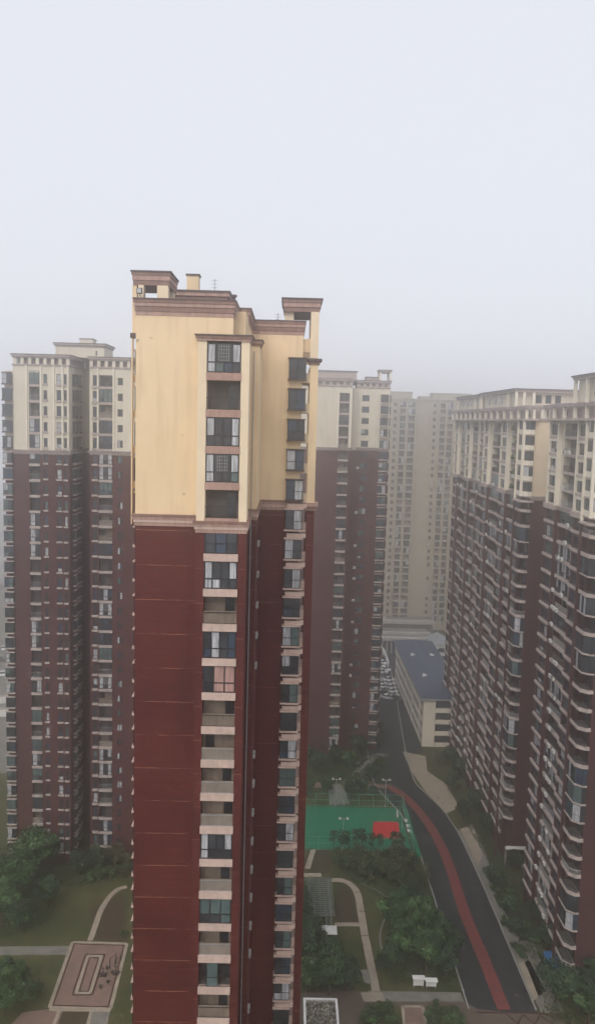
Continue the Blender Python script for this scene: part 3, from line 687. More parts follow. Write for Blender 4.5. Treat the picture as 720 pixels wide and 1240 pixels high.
def right_tower(label, Y0, Y1, XF, bays, recs, seed, pergola_y, pent, corner_len=4.2, wallx=62, zlow=3.0):
    """facade facing -x at XF, near end wall at Y0; bays = projecting window piers, recs = recessed balconies"""
    rng = random.Random(seed)
    T = Tower('apartment_tower', label, 'apartment tower', ((XF+wallx)/2, (Y0+Y1)/2, 0))
    ZB = 75.7; TOP = 91.2; tops = [88.6-3*k for k in range(29)]
    f = side_left(XF); c = []
    red, cr = T.mb('wall_red'), T.mb('wall_cream')
    spans = []
    for (a, b) in recs: balc_col(T, f, c, a, b, tops, rng, ZB=ZB, glazed=.35, out=.4, kind='balcony', ncol=max(2, int((b-a)/1.2)))
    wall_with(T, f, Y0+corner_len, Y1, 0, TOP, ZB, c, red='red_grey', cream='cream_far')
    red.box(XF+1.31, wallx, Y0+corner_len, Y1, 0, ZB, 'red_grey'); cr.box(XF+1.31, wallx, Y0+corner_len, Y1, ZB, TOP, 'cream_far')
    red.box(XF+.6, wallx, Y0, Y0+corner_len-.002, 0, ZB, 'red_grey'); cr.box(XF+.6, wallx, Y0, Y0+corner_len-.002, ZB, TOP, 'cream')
    B = T.mb('belt_course'); C = T.mb('cornice'); pass
    pr = [(.25, .1, 'pink'), (.3, .3, 'ledge'), (.25, .45, 'cornice')]
    moulding(B, XF, wallx, Y0+corner_len, Y1, ZB, pr); moulding(B, XF+.6, wallx, Y0, Y0+corner_len, ZB+.03, pr)
    for (a, b) in bays:                                                          # projecting pier with a window per storey
        out = .6
        f.box(red, a, a+.45, .002, out, 0, ZB, 'red_grey'); f.box(red, b-.45, b, .002, out, 0, ZB, 'red_grey')
        f.box(T.mb('pilaster#%g' % a), a-.1, a+.45, .002, out+.15, ZB+.8, TOP, 'cream_trim'); f.box(T.mb('pilaster#%g' % b), b-.45, b+.1, .002, out+.15, ZB+.8, TOP, 'cream_trim')
        f.box(B, a-.3, b+.3, .45, out+.45, ZB+.02, ZB+.78, 'pink')
        for z in tops:
            up = z > ZB
            mb = MB(); sb = MB()
            f.box(mb, a+.452, b-.452, .003, out-.02, z-1.0, z+.1, 'cream_trim' if up else 'red_grey')
            f.box(mb, a-.05 if not up else a+.47, b+.05 if not up else b-.47, out-.01 if not up else out-.018, out+(.28 if not up else .12), z-.45, z+.02, 'ledge')
            glazing(f, mb, sb, a+.46, b-.46, out-.25, z+.103, z+1.99, 2, .6, rng=rng)
            T.part('pier_window', mb, sb, 'pane', (b-a)*2, (XF-out, (a+b)/2, z+1))
    # corner balconies wrapping round to the near end
    cl = corner_len
    for z in tops:
        if z < zlow: continue
        up = z > ZB; mb = MB(); sb = MB(); m = 'pink' if up else 'ledge'; x0 = XF-1.35; x1 = XF+.45; y0 = Y0-.8; y1 = Y0+cl
        ch = 1.0
        poly = [(x1, y0), (x0+ch, y0), (x0, y0+ch), (x0, y1), (XF+.59, y1), (XF+.59, Y0-.002), (x1, Y0-.003)]
        mb.prism(poly, z-.24, z, m)
        mb.prism([(x1-.05, y0+.12), (x0+ch+.1, y0+.12), (x0+.12, y0+ch+.1), (x0+.12, y1-.05), (XF+.5, y1-.05), (XF+.5, Y0-.05), (x1-.05, Y0-.05)], z-.001, z+.012, 'shade')  # dark floor sheet, shade inside the balcony put into its colour
        # low curb and glazing or railing above it
        seg = [((x1, y0), (x0+ch, y0)), ((x0+ch, y0), (x0, y0+ch)), ((x0, y0+ch), (x0, y1))]
        style = rng.random()
        for (p, q) in seg:
            d = (Vector(q)-Vector(p)); L = d.length; d.normalize(); n = Vector((-d.y, d.x))
            cen = Vector(((x0+XF)/2+.8, (y0+y1)/2)); 
            if (cen-Vector(p)).dot(n) > 0: n = -n
            fr = Fr(p[0], p[1], d.x, d.y, n.x, n.y)
            def obx(t, u0, u1, d0, d1, zz0, zz1, mm):
                A = [fr.p(u0, d0), fr.p(u1, d0), fr.p(u1, d1), fr.p(u0, d1)]
                ar = sum(A[i][0]*A[(i+1) % 4][1]-A[(i+1) % 4][0]*A[i][1] for i in range(4))
                if ar < 0: A = A[::-1]
                t.hexa([(*w_, zz0) for w_ in A], [(*w_, zz1) for w_ in A], mm)
            nn = max(1, int(L/.75))
            if style < .25 or up:
                gm_ = pick(rng, GL)
                for i in range(nn+1):
                    uu = .05+(L-.1)*i/nn; obx(sb, uu-.035, uu+.035, -.16, -.08, z, z+2.65, 'frame')
                for i in range(nn):
                    a_ = .05+(L-.1)*i/nn+.036; b_ = .05+(L-.1)*(i+1)/nn-.036
                    obx(sb, a_, b_, -.135, -.105, z+(.9 if up else .05), z+2.6, pick(rng, GL) if rng.random() < .5 else gm_)
                    if not up: obx(sb, a_, b_, -.15, -.09, z+.95, z+1.02, 'frame')
                if up: obx(mb, .03, L-.03, -.2, -.06, z+.002, z+.85, 'cream_trim')
            else:
                obx(mb, .03, L-.03, -.12, -.02, z+.001, z+.34, m)
                obx(sb, .04, L-.04, -.16, -.10, z+.98, z+1.05, 'frame' if style < .8 else 'alu')
                for i in range(int(L/.25)+1): obx(sb, .05+i*.25, .075+i*.25, -.14, -.115, z, z+.98, 'frame' if style < .8 else 'alu')
        mb.box(XF+.56, XF+.598, Y0+.8, Y0+cl-.8, z, z+2.2, 'glass_dark')
        T.part('corner_balcony', mb, sb, 'glazing' if (style < .25 or up) else 'railing', 12, (XF-1, Y0, z+1))
    P = T.mb('corner_post'); 
    for (x, y) in ((XF-1.35, Y0+.35),):
        P.box(x-.28, x+.2, y-.28, y+.2, ZB+.8, TOP+.2, 'cream_trim')
    P.box(XF-1.6, XF-1.2, Y0+cl-.1, Y0+cl+.35, 0, ZB-.4, 'red_grey'); P.box(XF-1.6, XF-1.2, Y0+cl-.1, Y0+cl+.35, ZB, TOP, 'cream_trim')
    B.prism([(XF+.8, Y0-1.3), (XF-.6, Y0-1.3), (XF-1.9, Y0-.1), (XF-1.9, Y0+cl), (XF+.5, Y0+cl), (XF+.5, Y0-.01), (XF+.8, Y0-.01)], ZB-.35, ZB-.03, 'ledge')
    # roof: cornice line, gallery with openings, set back storey
    C.prism([(XF+.9, Y0-1.3), (XF-.7, Y0-1.3), (XF-1.9, Y0), (XF-1.9, Y1), (wallx, Y1), (wallx, Y0+.3), (XF+.9, Y0+.3)], TOP, TOP+.35, 'ledge')
    C.box(XF+.91, wallx, Y0-.3, Y0+.29, TOP, TOP+.33, 'pink')
    S = T.mb('roof_storey'); S.box(XF-.4, wallx, Y0+.8, Y1-.5, TOP+.35, 94.2, 'pink')
    g = T.mb('roof_gallery'); n = int((Y1-Y0)/5.2)
    for i in range(n+1):
        y = Y0-.6+(Y1-Y0-.2)*i/n; g.box(XF-1.5, XF-1.0, y, y+.55, TOP+.35, 93.4, 'cream_trim')
        g.box(XF-.44, XF-.41, y+1.2, y+3.6, TOP+.8, 93.2, 'glass_dark')
    for i in range(4):
        x = XF-.2+i*1.6; g.box(x, x+.5, Y0-.9, Y0-.4, TOP+.35, 93.4, 'cream_trim')
    g.box(XF-1.6, XF+6.0, Y0-1.0, Y0-.3, 93.4, 93.9, 'cornice'); g.box(XF-1.65, XF-.9, Y0-.299, Y1-.3, 93.4, 93.95, 'cornice')
    S.box(XF+2.5, wallx, Y0+.3, Y0+.78, TOP+.35, 93.6, 'pink'); S.box(XF+5.6, XF+6.4, Y0+.2, Y0+.298, 91.9, 93.1, 'white')
    for (a, b, px0, zt) in pent:
        Pn = T.mb('penthouse'); Pn.box(px0+.9, wallx, a+1.2, b, 94.2, zt-.7, 'cream_far')
        for (x, y) in [(px0, a), (px0+1.6, a), (px0+3.6, a)]: Pn.box(x, x+.5, y, y+.5, 93.95, zt-.7, 'cream_trim')
        n = max(2, int((b-a)/5.5))
        for i in (1, n): Pn.box(px0, px0+.5, a+(b-a-.5)*i/n, a+(b-a-.5)*i/n+.5, 93.95, zt-.7, 'cream_trim')
        for i in range(n): Pn.box(px0+.86, px0+.89, a+2.5+(b-a-3)*i/n, a+4.3+(b-a-3)*i/n, 94.9, 96.7, 'glass_dark')
        for i in range(3): Pn.box(px0+4.6+i*2.0, px0+5.8+i*2.0, a+1.16, a+1.19, 94.9, 96.6, 'glass_dark')
        Pn.box(px0-.1, wallx, a-.1, b+.1, zt-.7, zt-.35, 'pink'); Pn.box(px0-.3, wallx+.2, a-.3, b+.3, zt-.35, zt-.1, 'cornice'); Pn.box(px0-.45, wallx+.3, a-.45, b+.45, zt-.1, zt, 'coping')
    # air conditioners and laundry racks on the recessed wall
    for k in range(46):
        z = rng.choice(tops); (a, b) = rng.choice(recs); mb = MB(); yy = rng.uniform(a+.1, b-1)
        f.box(mb, yy, yy+.85, .6, .92, z-.42+.45, z+.6, 'white'); f.box(mb, yy+.1, yy+.6, .922, .93, z+.1, z+.5, 'grey'); f.box(mb, yy, yy+.85, .3, .6, z+.03, z+.08, 'grey')
        T.part('air_conditioner', mb, None, None, .5, (XF, yy, z))
    T.finish(); return T
R1 = right_tower('red and cream slab tower on the right, the farther of two along the road', 160.5, 233, 46.9,
            [(175.5, 180.8), (192, 197), (212, 217), (227, 231.5)], [(166.5, 174.5), (182.5, 190.5), (198.5, 203.5), (206, 211), (219, 225)], 41, 0, [(171, 202, 46.2, 97.8), (203, 231, 46.2, 97.6)], zlow=8)
R2 = right_tower('red and cream slab tower cut off by the right edge, nearer one along the road', 123.5, 150, 47.2,
            [(128.6, 133.6), (143.0, 148.0)], [(134.6, 141.8)], 47, 0, [(124, 135.5, 46.0, 98.4)], corner_len=3.8)

# ================================================================== LOW BUILDINGS
def low_block():
    t = thing('school_block', 'long low cream building with blue grey roof beside the right hand towers', 'building', (44, 250, 0))
    X0, X1, Y0, Y1, H = 39.3, 51, 223, 283, 13.6
    w = MB(); f = side_left(X0); ze = [0.4+3.3*k for k in range(4)]
    ops = []; y = Y0+2
    cols = []
    while y < Y1-3: cols.append((y, y+2.7)); y += 3.4
    cur = Y0
    for a, b in cols:
        w.box(X0, X0+.5, cur, a, 0, H, 'cream_far'); z = 0
        for s in ze: w.box(X0, X0+.5, a, b, z, s+.9, 'cream_far'); z = s+2.7
        w.box(X0, X0+.5, a, b, z, H, 'cream_far'); cur = b
    w.box(X0, X0+.5, cur, Y1, 0, H, 'cream_far')
    w.box(X0+.51, X1, Y0+.3, Y1, 0, H, 'cream_far'); w.box(X0+.502, X0+3.4, Y0, Y0+.298, 0, H, 'cream_far'); w.box(X0+9.0, X1, Y0, Y0+.298, 0, H, 'cream_far')
    w.build('wall', t)
    dkp = MB(); dkp.box(X0+3.4, X0+9.0, Y0+.25, Y0+.29, .5, H-.3, 'glass_dark'); dkp.build('recess_shade_panel', t)  # dark panel painting in the shade of the open recess
    for s in ze:
        for a, b in cols:
            m = MB(); p = MB(); f.box(m, a, b, -.03, .03, s+.9, s+1.0, 'alu'); f.box(m, a, b, -.03, .03, s+2.6, s+2.698, 'alu'); f.box(m, (a+b)/2-.05, (a+b)/2+.05, -.03, .03, s+1.0, s+2.6, 'alu')
            f.box(p, a, b, -.06, -.032, s+.9, s+2.7, 'glass_dark'); o = m.build('window', t); p.build('pane', o)
        b_ = MB(); b_.box(X0+3.4, X0+9.0, Y0-.3, Y0+.24, s-.3, s, 'cream_far'); b_.box(X0+3.4, X0+9.0, Y0-.4, Y0-.3, s-.3, s+1.0, 'cream_far'); b_.build('balcony', t)
    bd = MB()
    for k in range(1, 5): f.box(bd, Y0, Y1, .002, .12, 3.3*k-.2, 3.3*k, 'ledge')
    bd.build('string_course', t)
    for y in range(4):
        d = MB(); d.tube((X0-.1, Y0+6+y*14, 0), (X0-.1, Y0+6+y*14, H), .09, .09, 'white'); d.build('downpipe', t)
    fa = MB(); fa.box(X0-.8, X1+.8, Y0-.8, Y1+.8, H, H+.5, 'grey'); fa.build('eaves', t)
    r = MB(); z0 = H+.5; zr = H+2.3; xm = (X0+X1)/2; a, b, c, d = (X0-.9, Y0-.9, z0), (X1+.9, Y0-.9, z0), (X1+.9, Y1+.9, z0), (X0-.9, Y1+.9, z0); e = (xm, Y0+4.5, zr); g = (xm, Y1-4.5, zr)
    r.quad([a, b, e], 'roof_slate'); r.quad([b, c, g, e], 'roof_slate'); r.quad([c, d, g], 'roof_slate'); r.quad([d, a, e, g], 'roof_slate'); r.quad([d, c, b, a], 'grey')
    ro = r.build('roof', t)
    for (x, y) in ((42.3, 240), (42.0, 262), (48.2, 262)):
        m = MB(); s = 1 if x < xm else -1; zb = z0+1.8*(1-abs(x-xm)/(xm-X0+.9))
        q = [(x-.9, y-.5, zb-.3), (x-.9, y+.5, zb-.3), (x+1.0, y, zb+.2), (x-.7, y, zb+.9)]
        m.quad([q[0], q[2], q[3]], 'white'); m.quad([q[2], q[1], q[3]], 'white'); m.quad([q[1], q[0], q[3]], 'glass_dark'); m.quad([q[0], q[1], q[2]], 'white'); m.build('dormer', ro)
low_block()
def hall():
    t = thing('market_hall', 'long flat white roofed hall at the foot of the foggy tower', 'hall', (55, 325, 0))
    w = MB(); w.box(36, 58, 318, 334, 0, 5.2, 'shade'); w.build('wall', t)
    for i in range(12):
        m = MB(); x = 36.5+i*1.8; m.box(x, x+.45, 316.6, 317, 0, 5.2, 'offwhite'); m.build('column', t)
    for i in range(11):
        m = MB(); x = 37.1+i*1.8; m.box(x, x+1.1, 317.9, 317.99, 1, 4.4, 'glass_blue'); m.build('window', t)
    r = MB(); r.box(35.5, 58.5, 316, 318.5, 5.2, 6.4, 'offwhite'); r.box(35.5, 58.5, 318.51, 334, 5.2, 5.8, 'roof_deck'); r.box(35.5, 58.5, 323, 324, 5.8, 7.0, 'offwhite'); r.build('roof', t)
    w2 = thing('market_hall', 'second flat roofed hall with a pale parapet behind the first hall', 'hall', (48, 345, 0))
    a = MB(); a.box(34, 62, 339, 348, 0, 6.5, 'shade'); a.build('wall', w2); r = MB(); r.box(33.5, 62.5, 338.5, 339.4, 6.5, 8.2, 'offwhite'); r.box(33.5, 62.5, 339.41, 348.5, 6.5, 7.2, 'roof_deck'); r.box(33.5, 43, 342, 343, 7.2, 8.8, 'offwhite'); r.build('roof', w2)
    g = thing('gatehouse', 'white gatehouse with an arched opening and grey pitched roof', 'gatehouse', (60, 300, 0))
    m = MB(); X0, X1, Y0, Y1 = 56.0, 61.8, 302, 314
    m.box(X0, X0+1.2, Y0, Y1, 0, 8, 'white'); m.box(X1-1.0, X1, Y0, Y1, 0, 8, 'white'); m.box(X0+1.2, X1-1.0, Y0+1.5, Y1, 0, 8, 'white')
    m.box(X0+1.2, X1-1.0, Y0, Y0+1.49, 3.6, 4.6, 'white'); m.box(X0+2.9, X0+3.4, Y0, Y0+.5, 0, 3.6, 'white')
    xc = (X0+1.2+X1-1)/2; rr = (X1-1-X0-1.2)/2
    for i in range(10):
        a0 = math.pi*i/10; a1 = math.pi*(i+1)/10
        q = [(xc+rr*math.cos(a0), 4.9+rr*math.sin(a0)), (xc+rr*math.cos(a1), 4.9+rr*math.sin(a1))]
        m.hexa([(q[1][0], Y0, q[1][1]), (q[0][0], Y0, q[0][1]), (q[0][0], Y0+1.4, q[0][1]), (q[1][0], Y0+1.4, q[1][1])], [(q[1][0], Y0, 8), (q[0][0], Y0, 8), (q[0][0], Y0+1.4, 8), (q[1][0], Y0+1.4, 8)], 'white')
    m.build('wall', g)
    m = MB(); m.box(X0+1.25, X1-1.05, Y0+1.44, Y0+1.49, 0, 7.2, 'glass_dark'); m.build('window', g)
    r = MB(); z0 = 8.0; a, b, c, d = (X0-.6, Y0-.6, z0), (X1+.6, Y0-.6, z0), (X1+.6, Y1+.6, z0), (X0-.6, Y1+.6, z0); e = ((X0+X1)/2, Y0+3.5, 10.6); h = ((X0+X1)/2, Y1-3.5, 10.6)
    r.quad([a, b, e], 'grey'); r.quad([b, c, h, e], 'grey'); r.quad([c, d, h], 'grey'); r.quad([d, a, e, h], 'grey'); r.quad([d, c, b, a], 'white'); r.build('roof', g)
    bw = MB(); bw.box(38.6, 39.0, 298, 316, 0, 2.4, 'white'); tag(bw.build('boundary_wall'), 'white boundary wall running back to the flat roofed halls', 'wall')
hall()

# ================================================================== GARDEN STRUCTURES
def trellis():
    t = thing('garden_pergola', 'weathered grey green slatted pergola over the garden walk', 'pergola', (8, 145, 0))
    a, b, c, d = gp(386, 1066, 3), gp(411, 1066, 3), gp(415, 1112, 3), gp(389, 1112, 3)
    x0, x1, y0, y1 = 5.6, 9.9, 137.5, 149.5; n = 6
    for i in range(n):
        for x in (x0+.3, x1-.3):
            m = MB(); y = y0+.4+(y1-y0-.8)*i/(n-1); m.box(x-.12, x+.12, y-.12, y+.12, 0, 2.8, 'trellis'); m.build('post', t)
    for x in (x0+.3, x1-.3, (x0+x1)/2):
        m = MB(); m.box(x-.1, x+.1, y0, y1, 2.8, 3.0, 'trellis'); m.build('beam', t)
    m = MB(); k = int((y1-y0)/.7)
    for i in range(k+1): m.box(x0-.3, x1+.3, y0+i*.7, y0+i*.7+.14, 3.002, 3.12, 'trellis')
    m.build('roof_slats', t)
    for x in (x0+1.0, x1-1.2):
        m = MB(); m.box(x, x+.35, y0+1, y1-1, .42, .5, 'trellis'); 
        for y in (y0+1.2, (y0+y1)/2, y1-1.4): m.box(x+.05, x+.3, y, y+.2, 0, .418, 'greypave')
        m.build('bench', t)
    k = thing('kiosk', 'small pale roofed kiosk at the near end of the garden pergola', 'kiosk', (8.9, 134.5, 0))
    m = MB(); m.box(8.0, 10.0, 133.6, 135.4, 0, 2.3, 'greypave'); m.build('wall', k); m = MB(); m.box(8.6, 9.3, 133.57, 133.598, 0, 1.9, 'frame'); m.build('door', k)
    m = MB(); z = 2.3; e = (9.0, 134.5, 3.0); q = [(7.6, 133.2, z), (10.4, 133.2, z), (10.4, 135.8, z), (7.6, 135.8, z)]
    for i in range(4): m.quad([q[i], q[(i+1) % 4], e], 'white')
    m.quad(q[::-1], 'white'); m.build('roof', k)
    g = MB(); g.tube((8.2, 131.4, 0), (8.2, 131.4, .5), .08, .08, 'grey', 8); g.tube((8.2, 131.4, .5), (8.2, 131.4, .75), .16, .12, 'white', 8); tag(g.build('garden_light'), 'short white topped garden lamp on the lawn below the kiosk', 'lamp')
trellis()
def court_fence():
    t = thing('court_fence', 'green mesh fence enclosing the sports court', 'fence', (CX0, CY0, 0))
    n = 9; H = 3.0
    def mesh(p, q, fine=.5):
        m = MB(); P = Vector((*p, 0)); Q = Vector((*q, 0)); L = (Q-P).length
        for z in (.1, 1.5, H): m.tube(P+Vector((0, 0, z)), Q+Vector((0, 0, z)), .045, .045, 'court_line', 4)
        k = int(L/fine)
        for i in range(k+1):
            c = P.lerp(Q, i/k); m.tube(c+Vector((0, 0, .1)), c+Vector((0, 0, H)), .012, .012, 'court_line', 3)
        m.build('mesh_panel', t)
        k = max(2, int(L/3.2))
        for i in range(k+1):
            c = P.lerp(Q, i/k); s = MB(); s.tube(c, c+Vector((0, 0, H+.1)), .06, .06, 'court_line', 5); s.build('post', t)
    A, B_, C_, D_ = (CX0-.5, CY0-.6), (CX1+.5, CY0-.6), (CX1+.7, CY1+.6), (CX0-.5, CY1+.6)
    mesh(A, B_); mesh(B_, C_); mesh(C_, D_); 
    k = thing('court_stand', 'narrow green stepped stand beside the court along the road', 'stand', (29.5, 172, 0))
    for i in range(2):
        m = MB(); m.box(CX1+.75+i*.5, CX1+1.25+i*.5, 163.5, 184, 0.02, .35+.3*(1-i), 'court'); m.build('step', k)
    for i, (x, y) in enumerate(((28.6, 178), (28.7, 175.5), (28.6, 173.3))):
        m = MB(); m.box(x-.4, x+.4, y-.7, y+.7, .66, .75, 'white'); m.box(x-.35, x-.25, y-.6, y+.6, .36, .658, 'grey'); m.box(x+.25, x+.35, y-.6, y+.6, .36, .658, 'grey')
        o = m.build('court_bench'); tag(o, ['white bench on the court stand, nearest the red paint', 'middle white bench on the court stand', 'white bench on the court stand, nearest the trees'][2-i if i != 1 else 1], 'bench', 'benches on the court stand')
    # hoop
    h = thing('basketball_hoop', 'basketball hoop standing at the red end of the green court', 'basketball hoop', (26.8, 175, 0))
    m = MB(); m.tube((27.4, 175.5, 0), (27.2, 175.5, 3), .09, .07, 'grey'); m.tube((27.2, 175.5, 3), (26.2, 175.5, 3.3), .06, .05, 'grey'); m.build('post', h)
    m = MB(); m.box(26.1, 26.18, 174.6, 176.4, 2.9, 3.95, 'white'); m.build('backboard', h)
    m = MB()
    for i in range(12):
        a = math.pi*i/6; b = math.pi*(i+1)/6; m.tube((25.85+.23*math.cos(a), 175.5+.23*math.sin(a), 3.05), (25.85+.23*math.cos(b), 175.5+.23*math.sin(b), 3.05), .015, .015, 'court_red', 4)
    m.build('rim', h)
court_fence()
def lamp(x, y, h, label):
    t = thing('court_light', label, 'light pole', (x, y, 0), 'light poles round the court')
    m = MB(); m.tube((x, y, 0), (x, y, .3), .2, .2, 'grey', 8); m.tube((x, y, .3), (x, y, h), .09, .06, 'grey', 6); m.build('pole', t)
    m = MB(); m.box(x-1.0, x+1.0, y-.06, y+.06, h, h+.1, 'grey'); m.build('crossbar', t)
    for s in (-.8, .8):
        m = MB(); m.hexa([(x+s-.25, y-.4, h+.1), (x+s+.25, y-.4, h+.1), (x+s+.25, y+.1, h+.2), (x+s-.25, y+.1, h+.2)], [(x+s-.25, y-.35, h+.3), (x+s+.25, y-.35, h+.3), (x+s+.25, y+.1, h+.4), (x+s-.25, y+.1, h+.4)], 'offwhite'); m.build('lamp_head', t)
def lamp_at(px, ybase, ytop, label):
    b = gp(px, ybase); d = ray(px, ytop); h = CAM_H+d.z*b.y/d.y; lamp(b.x, b.y, h, label)
lamp_at(406, 976, 944, 'grey light pole behind the far edge of the court, left one')
lamp_at(466, 977, 945, 'grey light pole behind the far edge of the court, right one')
lamp_at(414.5, 1028, 992, 'grey light pole on the near side of the court among the saplings')
def boards():
    for i, (xa, xb, yb, lab) in enumerate(((499.5, 512, 1196.5, 'larger white notice board with a small roof beside the road, left of a pair'), (515, 527.5, 1197.5, 'smaller white notice board beside the road, right of a pair'))):
        a = gp(xa, yb); b = gp(xb, yb); t = thing('notice_board', lab, 'notice board', tuple((a+b)/2), 'notice boards beside the road')
        for x in (a.x+.1, b.x-.1):
            m = MB(); m.tube((x, a.y, 0), (x, a.y, 1.9-.3*i), .05, .05, 'grey'); m.build('post', t)
        m = MB(); m.box(a.x, b.x, a.y-.09, a.y-.055, .5, 1.7-.3*i, 'white'); m.build('board', t)
        m = MB(); z = 1.9-.3*i; m.hexa([(a.x-.15, a.y-.5, z-.1), (b.x+.15, a.y-.5, z-.1), (b.x+.15, a.y+.4, z), (a.x-.15, a.y+.4, z)], [(a.x-.15, a.y-.5, z-.03), (b.x+.15, a.y-.5, z-.03), (b.x+.15, a.y+.4, z+.08), (a.x-.15, a.y+.4, z+.08)], 'white'); m.build('roof', t)
boards()
def pavilion():
    t = thing('garden_pavilion', 'white parapet roof filled with pale dry vines at the bottom edge', 'pavilion', (6, 117, 0))
    H = 3.4; x0, x1, y1 = 3.75, 9.3, 115.9; y0 = 108.5
    a = gp(367, 1208, H); b = gp(408, 1208, H); x0, x1, y1 = a.x, b.x, a.y
    for (x, y) in ((x0+.3, y1-.3), (x1-.3, y1-.3), (x0+.3, y0+.3), (x1-.3, y0+.3)):
        m = MB(); m.box(x-.2, x+.2, y-.2, y+.2, 0, H-.8, 'white'); m.build('post', t)
    m = MB(); m.box(x0+.3, x1-.3, y0+.3, y1-.3, H-.8, H-.5, 'roof_deck'); m.build('roof_deck', t)
    m = MB(); w = .35; m.box(x0, x1, y1-w, y1, H-.8, H, 'white'); m.box(x0, x0+w, y0, y1-w, H-.8, H, 'white'); m.box(x1-w, x1, y0, y1-w, H-.8, H, 'white'); m.box(x0+w, x1-w, y0, y0+w, H-.8, H, 'white'); m.build('parapet', t)
    rng = random.Random(8); m = MB()
    for i in range(900):
        c = Vector((rng.uniform(x0+.5, x1-.5), rng.uniform(y0+.5, y1-.5), H-.45+rng.random()*.5)); s = rng.uniform(.08, .3)
        n = Vector((rng.gauss(0, 1), rng.gauss(0, 1), rng.gauss(.8, .6))).normalized(); u = n.orthogonal().normalized(); v = n.cross(u)
        m.quad([c+u*s, c+v*s*.6, c-u*s, c-v*s*.6], 'rubble' if rng.random() < .72 else ('leaf4' if rng.random() < .5 else 'bark'))
    o = m.build('dry_vines', t); o['kind'] = 'stuff'
pavilion()
def gym():
    rng = random.Random(4)
    L = [(137, 1170, 'bar', 'dark exercise frame at the upper end of the paved panel'), (140, 1180, 'seat', 'dark seated exercise machine at the right rim of the paved panel'), (125, 1182, 'walk', 'dark walking trainer close to the inner border of the paved panel'), (143, 1166, 'low', 'low dark exercise bar at the upper right corner of the paved panel')]
    for px, py, k, lab in L:
        c = gp(px, py); t = thing('exercise_machine', lab, 'exercise machine', tuple(c), 'exercise machines on the paved panel')
        x, y = c.x, c.y
        if k == 'bar' or k == 'low':
            h = 1.7 if k == 'bar' else 1.0
            for s in (-.6, .6):
                m = MB(); m.tube((x+s*.6, y+s, 0), (x+s*.6, y+s, h), .07, .07, 'frame'); m.build('post', t)
            m = MB(); m.tube((x-.36, y-.6, h), (x+.36, y+.6, h), .06, .06, 'frame'); m.build('crossbar', t)
        else:
            m = MB(); m.tube((x, y, 0), (x, y, 1.5), .09, .07, 'frame'); m.box(x-.5, x+.5, y-.25, y+.25, .04, .12, 'frame'); m.build('post', t)
            for s in (-.5, .5):
                m = MB(); m.box(x+s-.22, x+s+.22, y-.22, y+.22, .45, .55, 'frame'); m.tube((x, y, .5), (x+s, y, .5), .05, .05, 'frame'); m.build('seat', t)
            m = MB(); m.tube((x-.4, y, 1.35), (x+.4, y, 1.35), .05, .05, 'frame'); m.build('handle', t)
    for i, (px, py, lab) in enumerate(((130, 1174, 'round dark stool on the paved panel beside the exercise frame'), (131, 1191, 'round dark stool on the paved panel below the machines'), (122, 1197, 'round dark stool on its own, nearest the panel foot'))):
        c = gp(px, py); t = thing('stool', lab, 'stool', tuple(c), 'stools on the paved panel')
        m = MB(); m.tube(c, c+Vector((0, 0, .4)), .15, .13, 'coping', 10); m.build('pedestal', t); m = MB(); m.tube(c+Vector((0, 0, .4)), c+Vector((0, 0, .48)), .28, .28, 'frame', 12); m.build('seat', t)
gym()
# entrance canopy at the foot of the farther right tower
def canopy():
    t = thing('entrance_canopy', 'pale flat entrance canopy at the foot of the farther right hand tower', 'canopy', (49.5, 157.5, 0))
    z = 4.0; a = gp(611, 1027, z); b = gp(633, 1012, z); x0, x1, y0, y1 = a.x, b.x+.3, a.y, min(b.y, 160.3); m = MB(); m.box(x0, x1, y0, y1, z-.25, z, 'white'); m.build('slab', t)
    m = MB(); m.box(x0, x1, y0, y0+.15, z, z+.4, 'white'); m.box(x0, x0+.15, y0+.15, y1, z, z+.4, 'white'); m.build('parapet', t)
    for x in (x0+.3, x1-.3):
        m = MB(); m.box(x-.2, x+.2, y0+.3, y0+.7, 0, z-.252, 'greypave'); m.build('post', t)
    m = MB(); m.box(x0+1.5, x0+2.9, y0+1.2, y0+2.4, z, z+.5, 'cardark'); m.build('roof_unit', t)
canopy()
for i, (y, lab) in enumerate(((160, 'low wall along the front garden of the farther right tower'), (128, 'low wall along the front garden of the nearer right tower'))):
    m = MB(); m.box(49.5-3.2*0-.4*i, 49.8-.4*i, y-26 if i else y-6, y-8 if i else y-.2, 0, 1.1, 'greypave'); tag(m.build('garden_wall'), lab, 'wall')
m = MB()
_c = gp(671, 1180)
for i, (px, py) in enumerate(((666, 1172), (668, 1184))):
    c = gp(px, py); t = thing('bike_shelter', ['small blue sheet shelter under the nearer right tower, farther one', 'small blue sheet shelter under the nearer right tower, nearer one'][i], 'shelter', tuple(c), 'blue shelters')
    for dx in (-.8, .8):
        for dy in (-1, 1):
            q = MB(); q.tube((c.x+dx, c.y+dy, 0), (c.x+dx, c.y+dy, 2.0), .05, .05, 'grey'); q.build('post', t)
    q = MB(); q.hexa([(c.x-1, c.y-1.2, 2.0), (c.x+1, c.y-1.2, 2.2), (c.x+1, c.y+1.2, 2.2), (c.x-1, c.y+1.2, 2.0)], [(c.x-1, c.y-1.2, 2.06), (c.x+1, c.y-1.2, 2.26), (c.x+1, c.y+1.2, 2.26), (c.x-1, c.y+1.2, 2.06)], 'bluecloth'); q.build('roof', t)

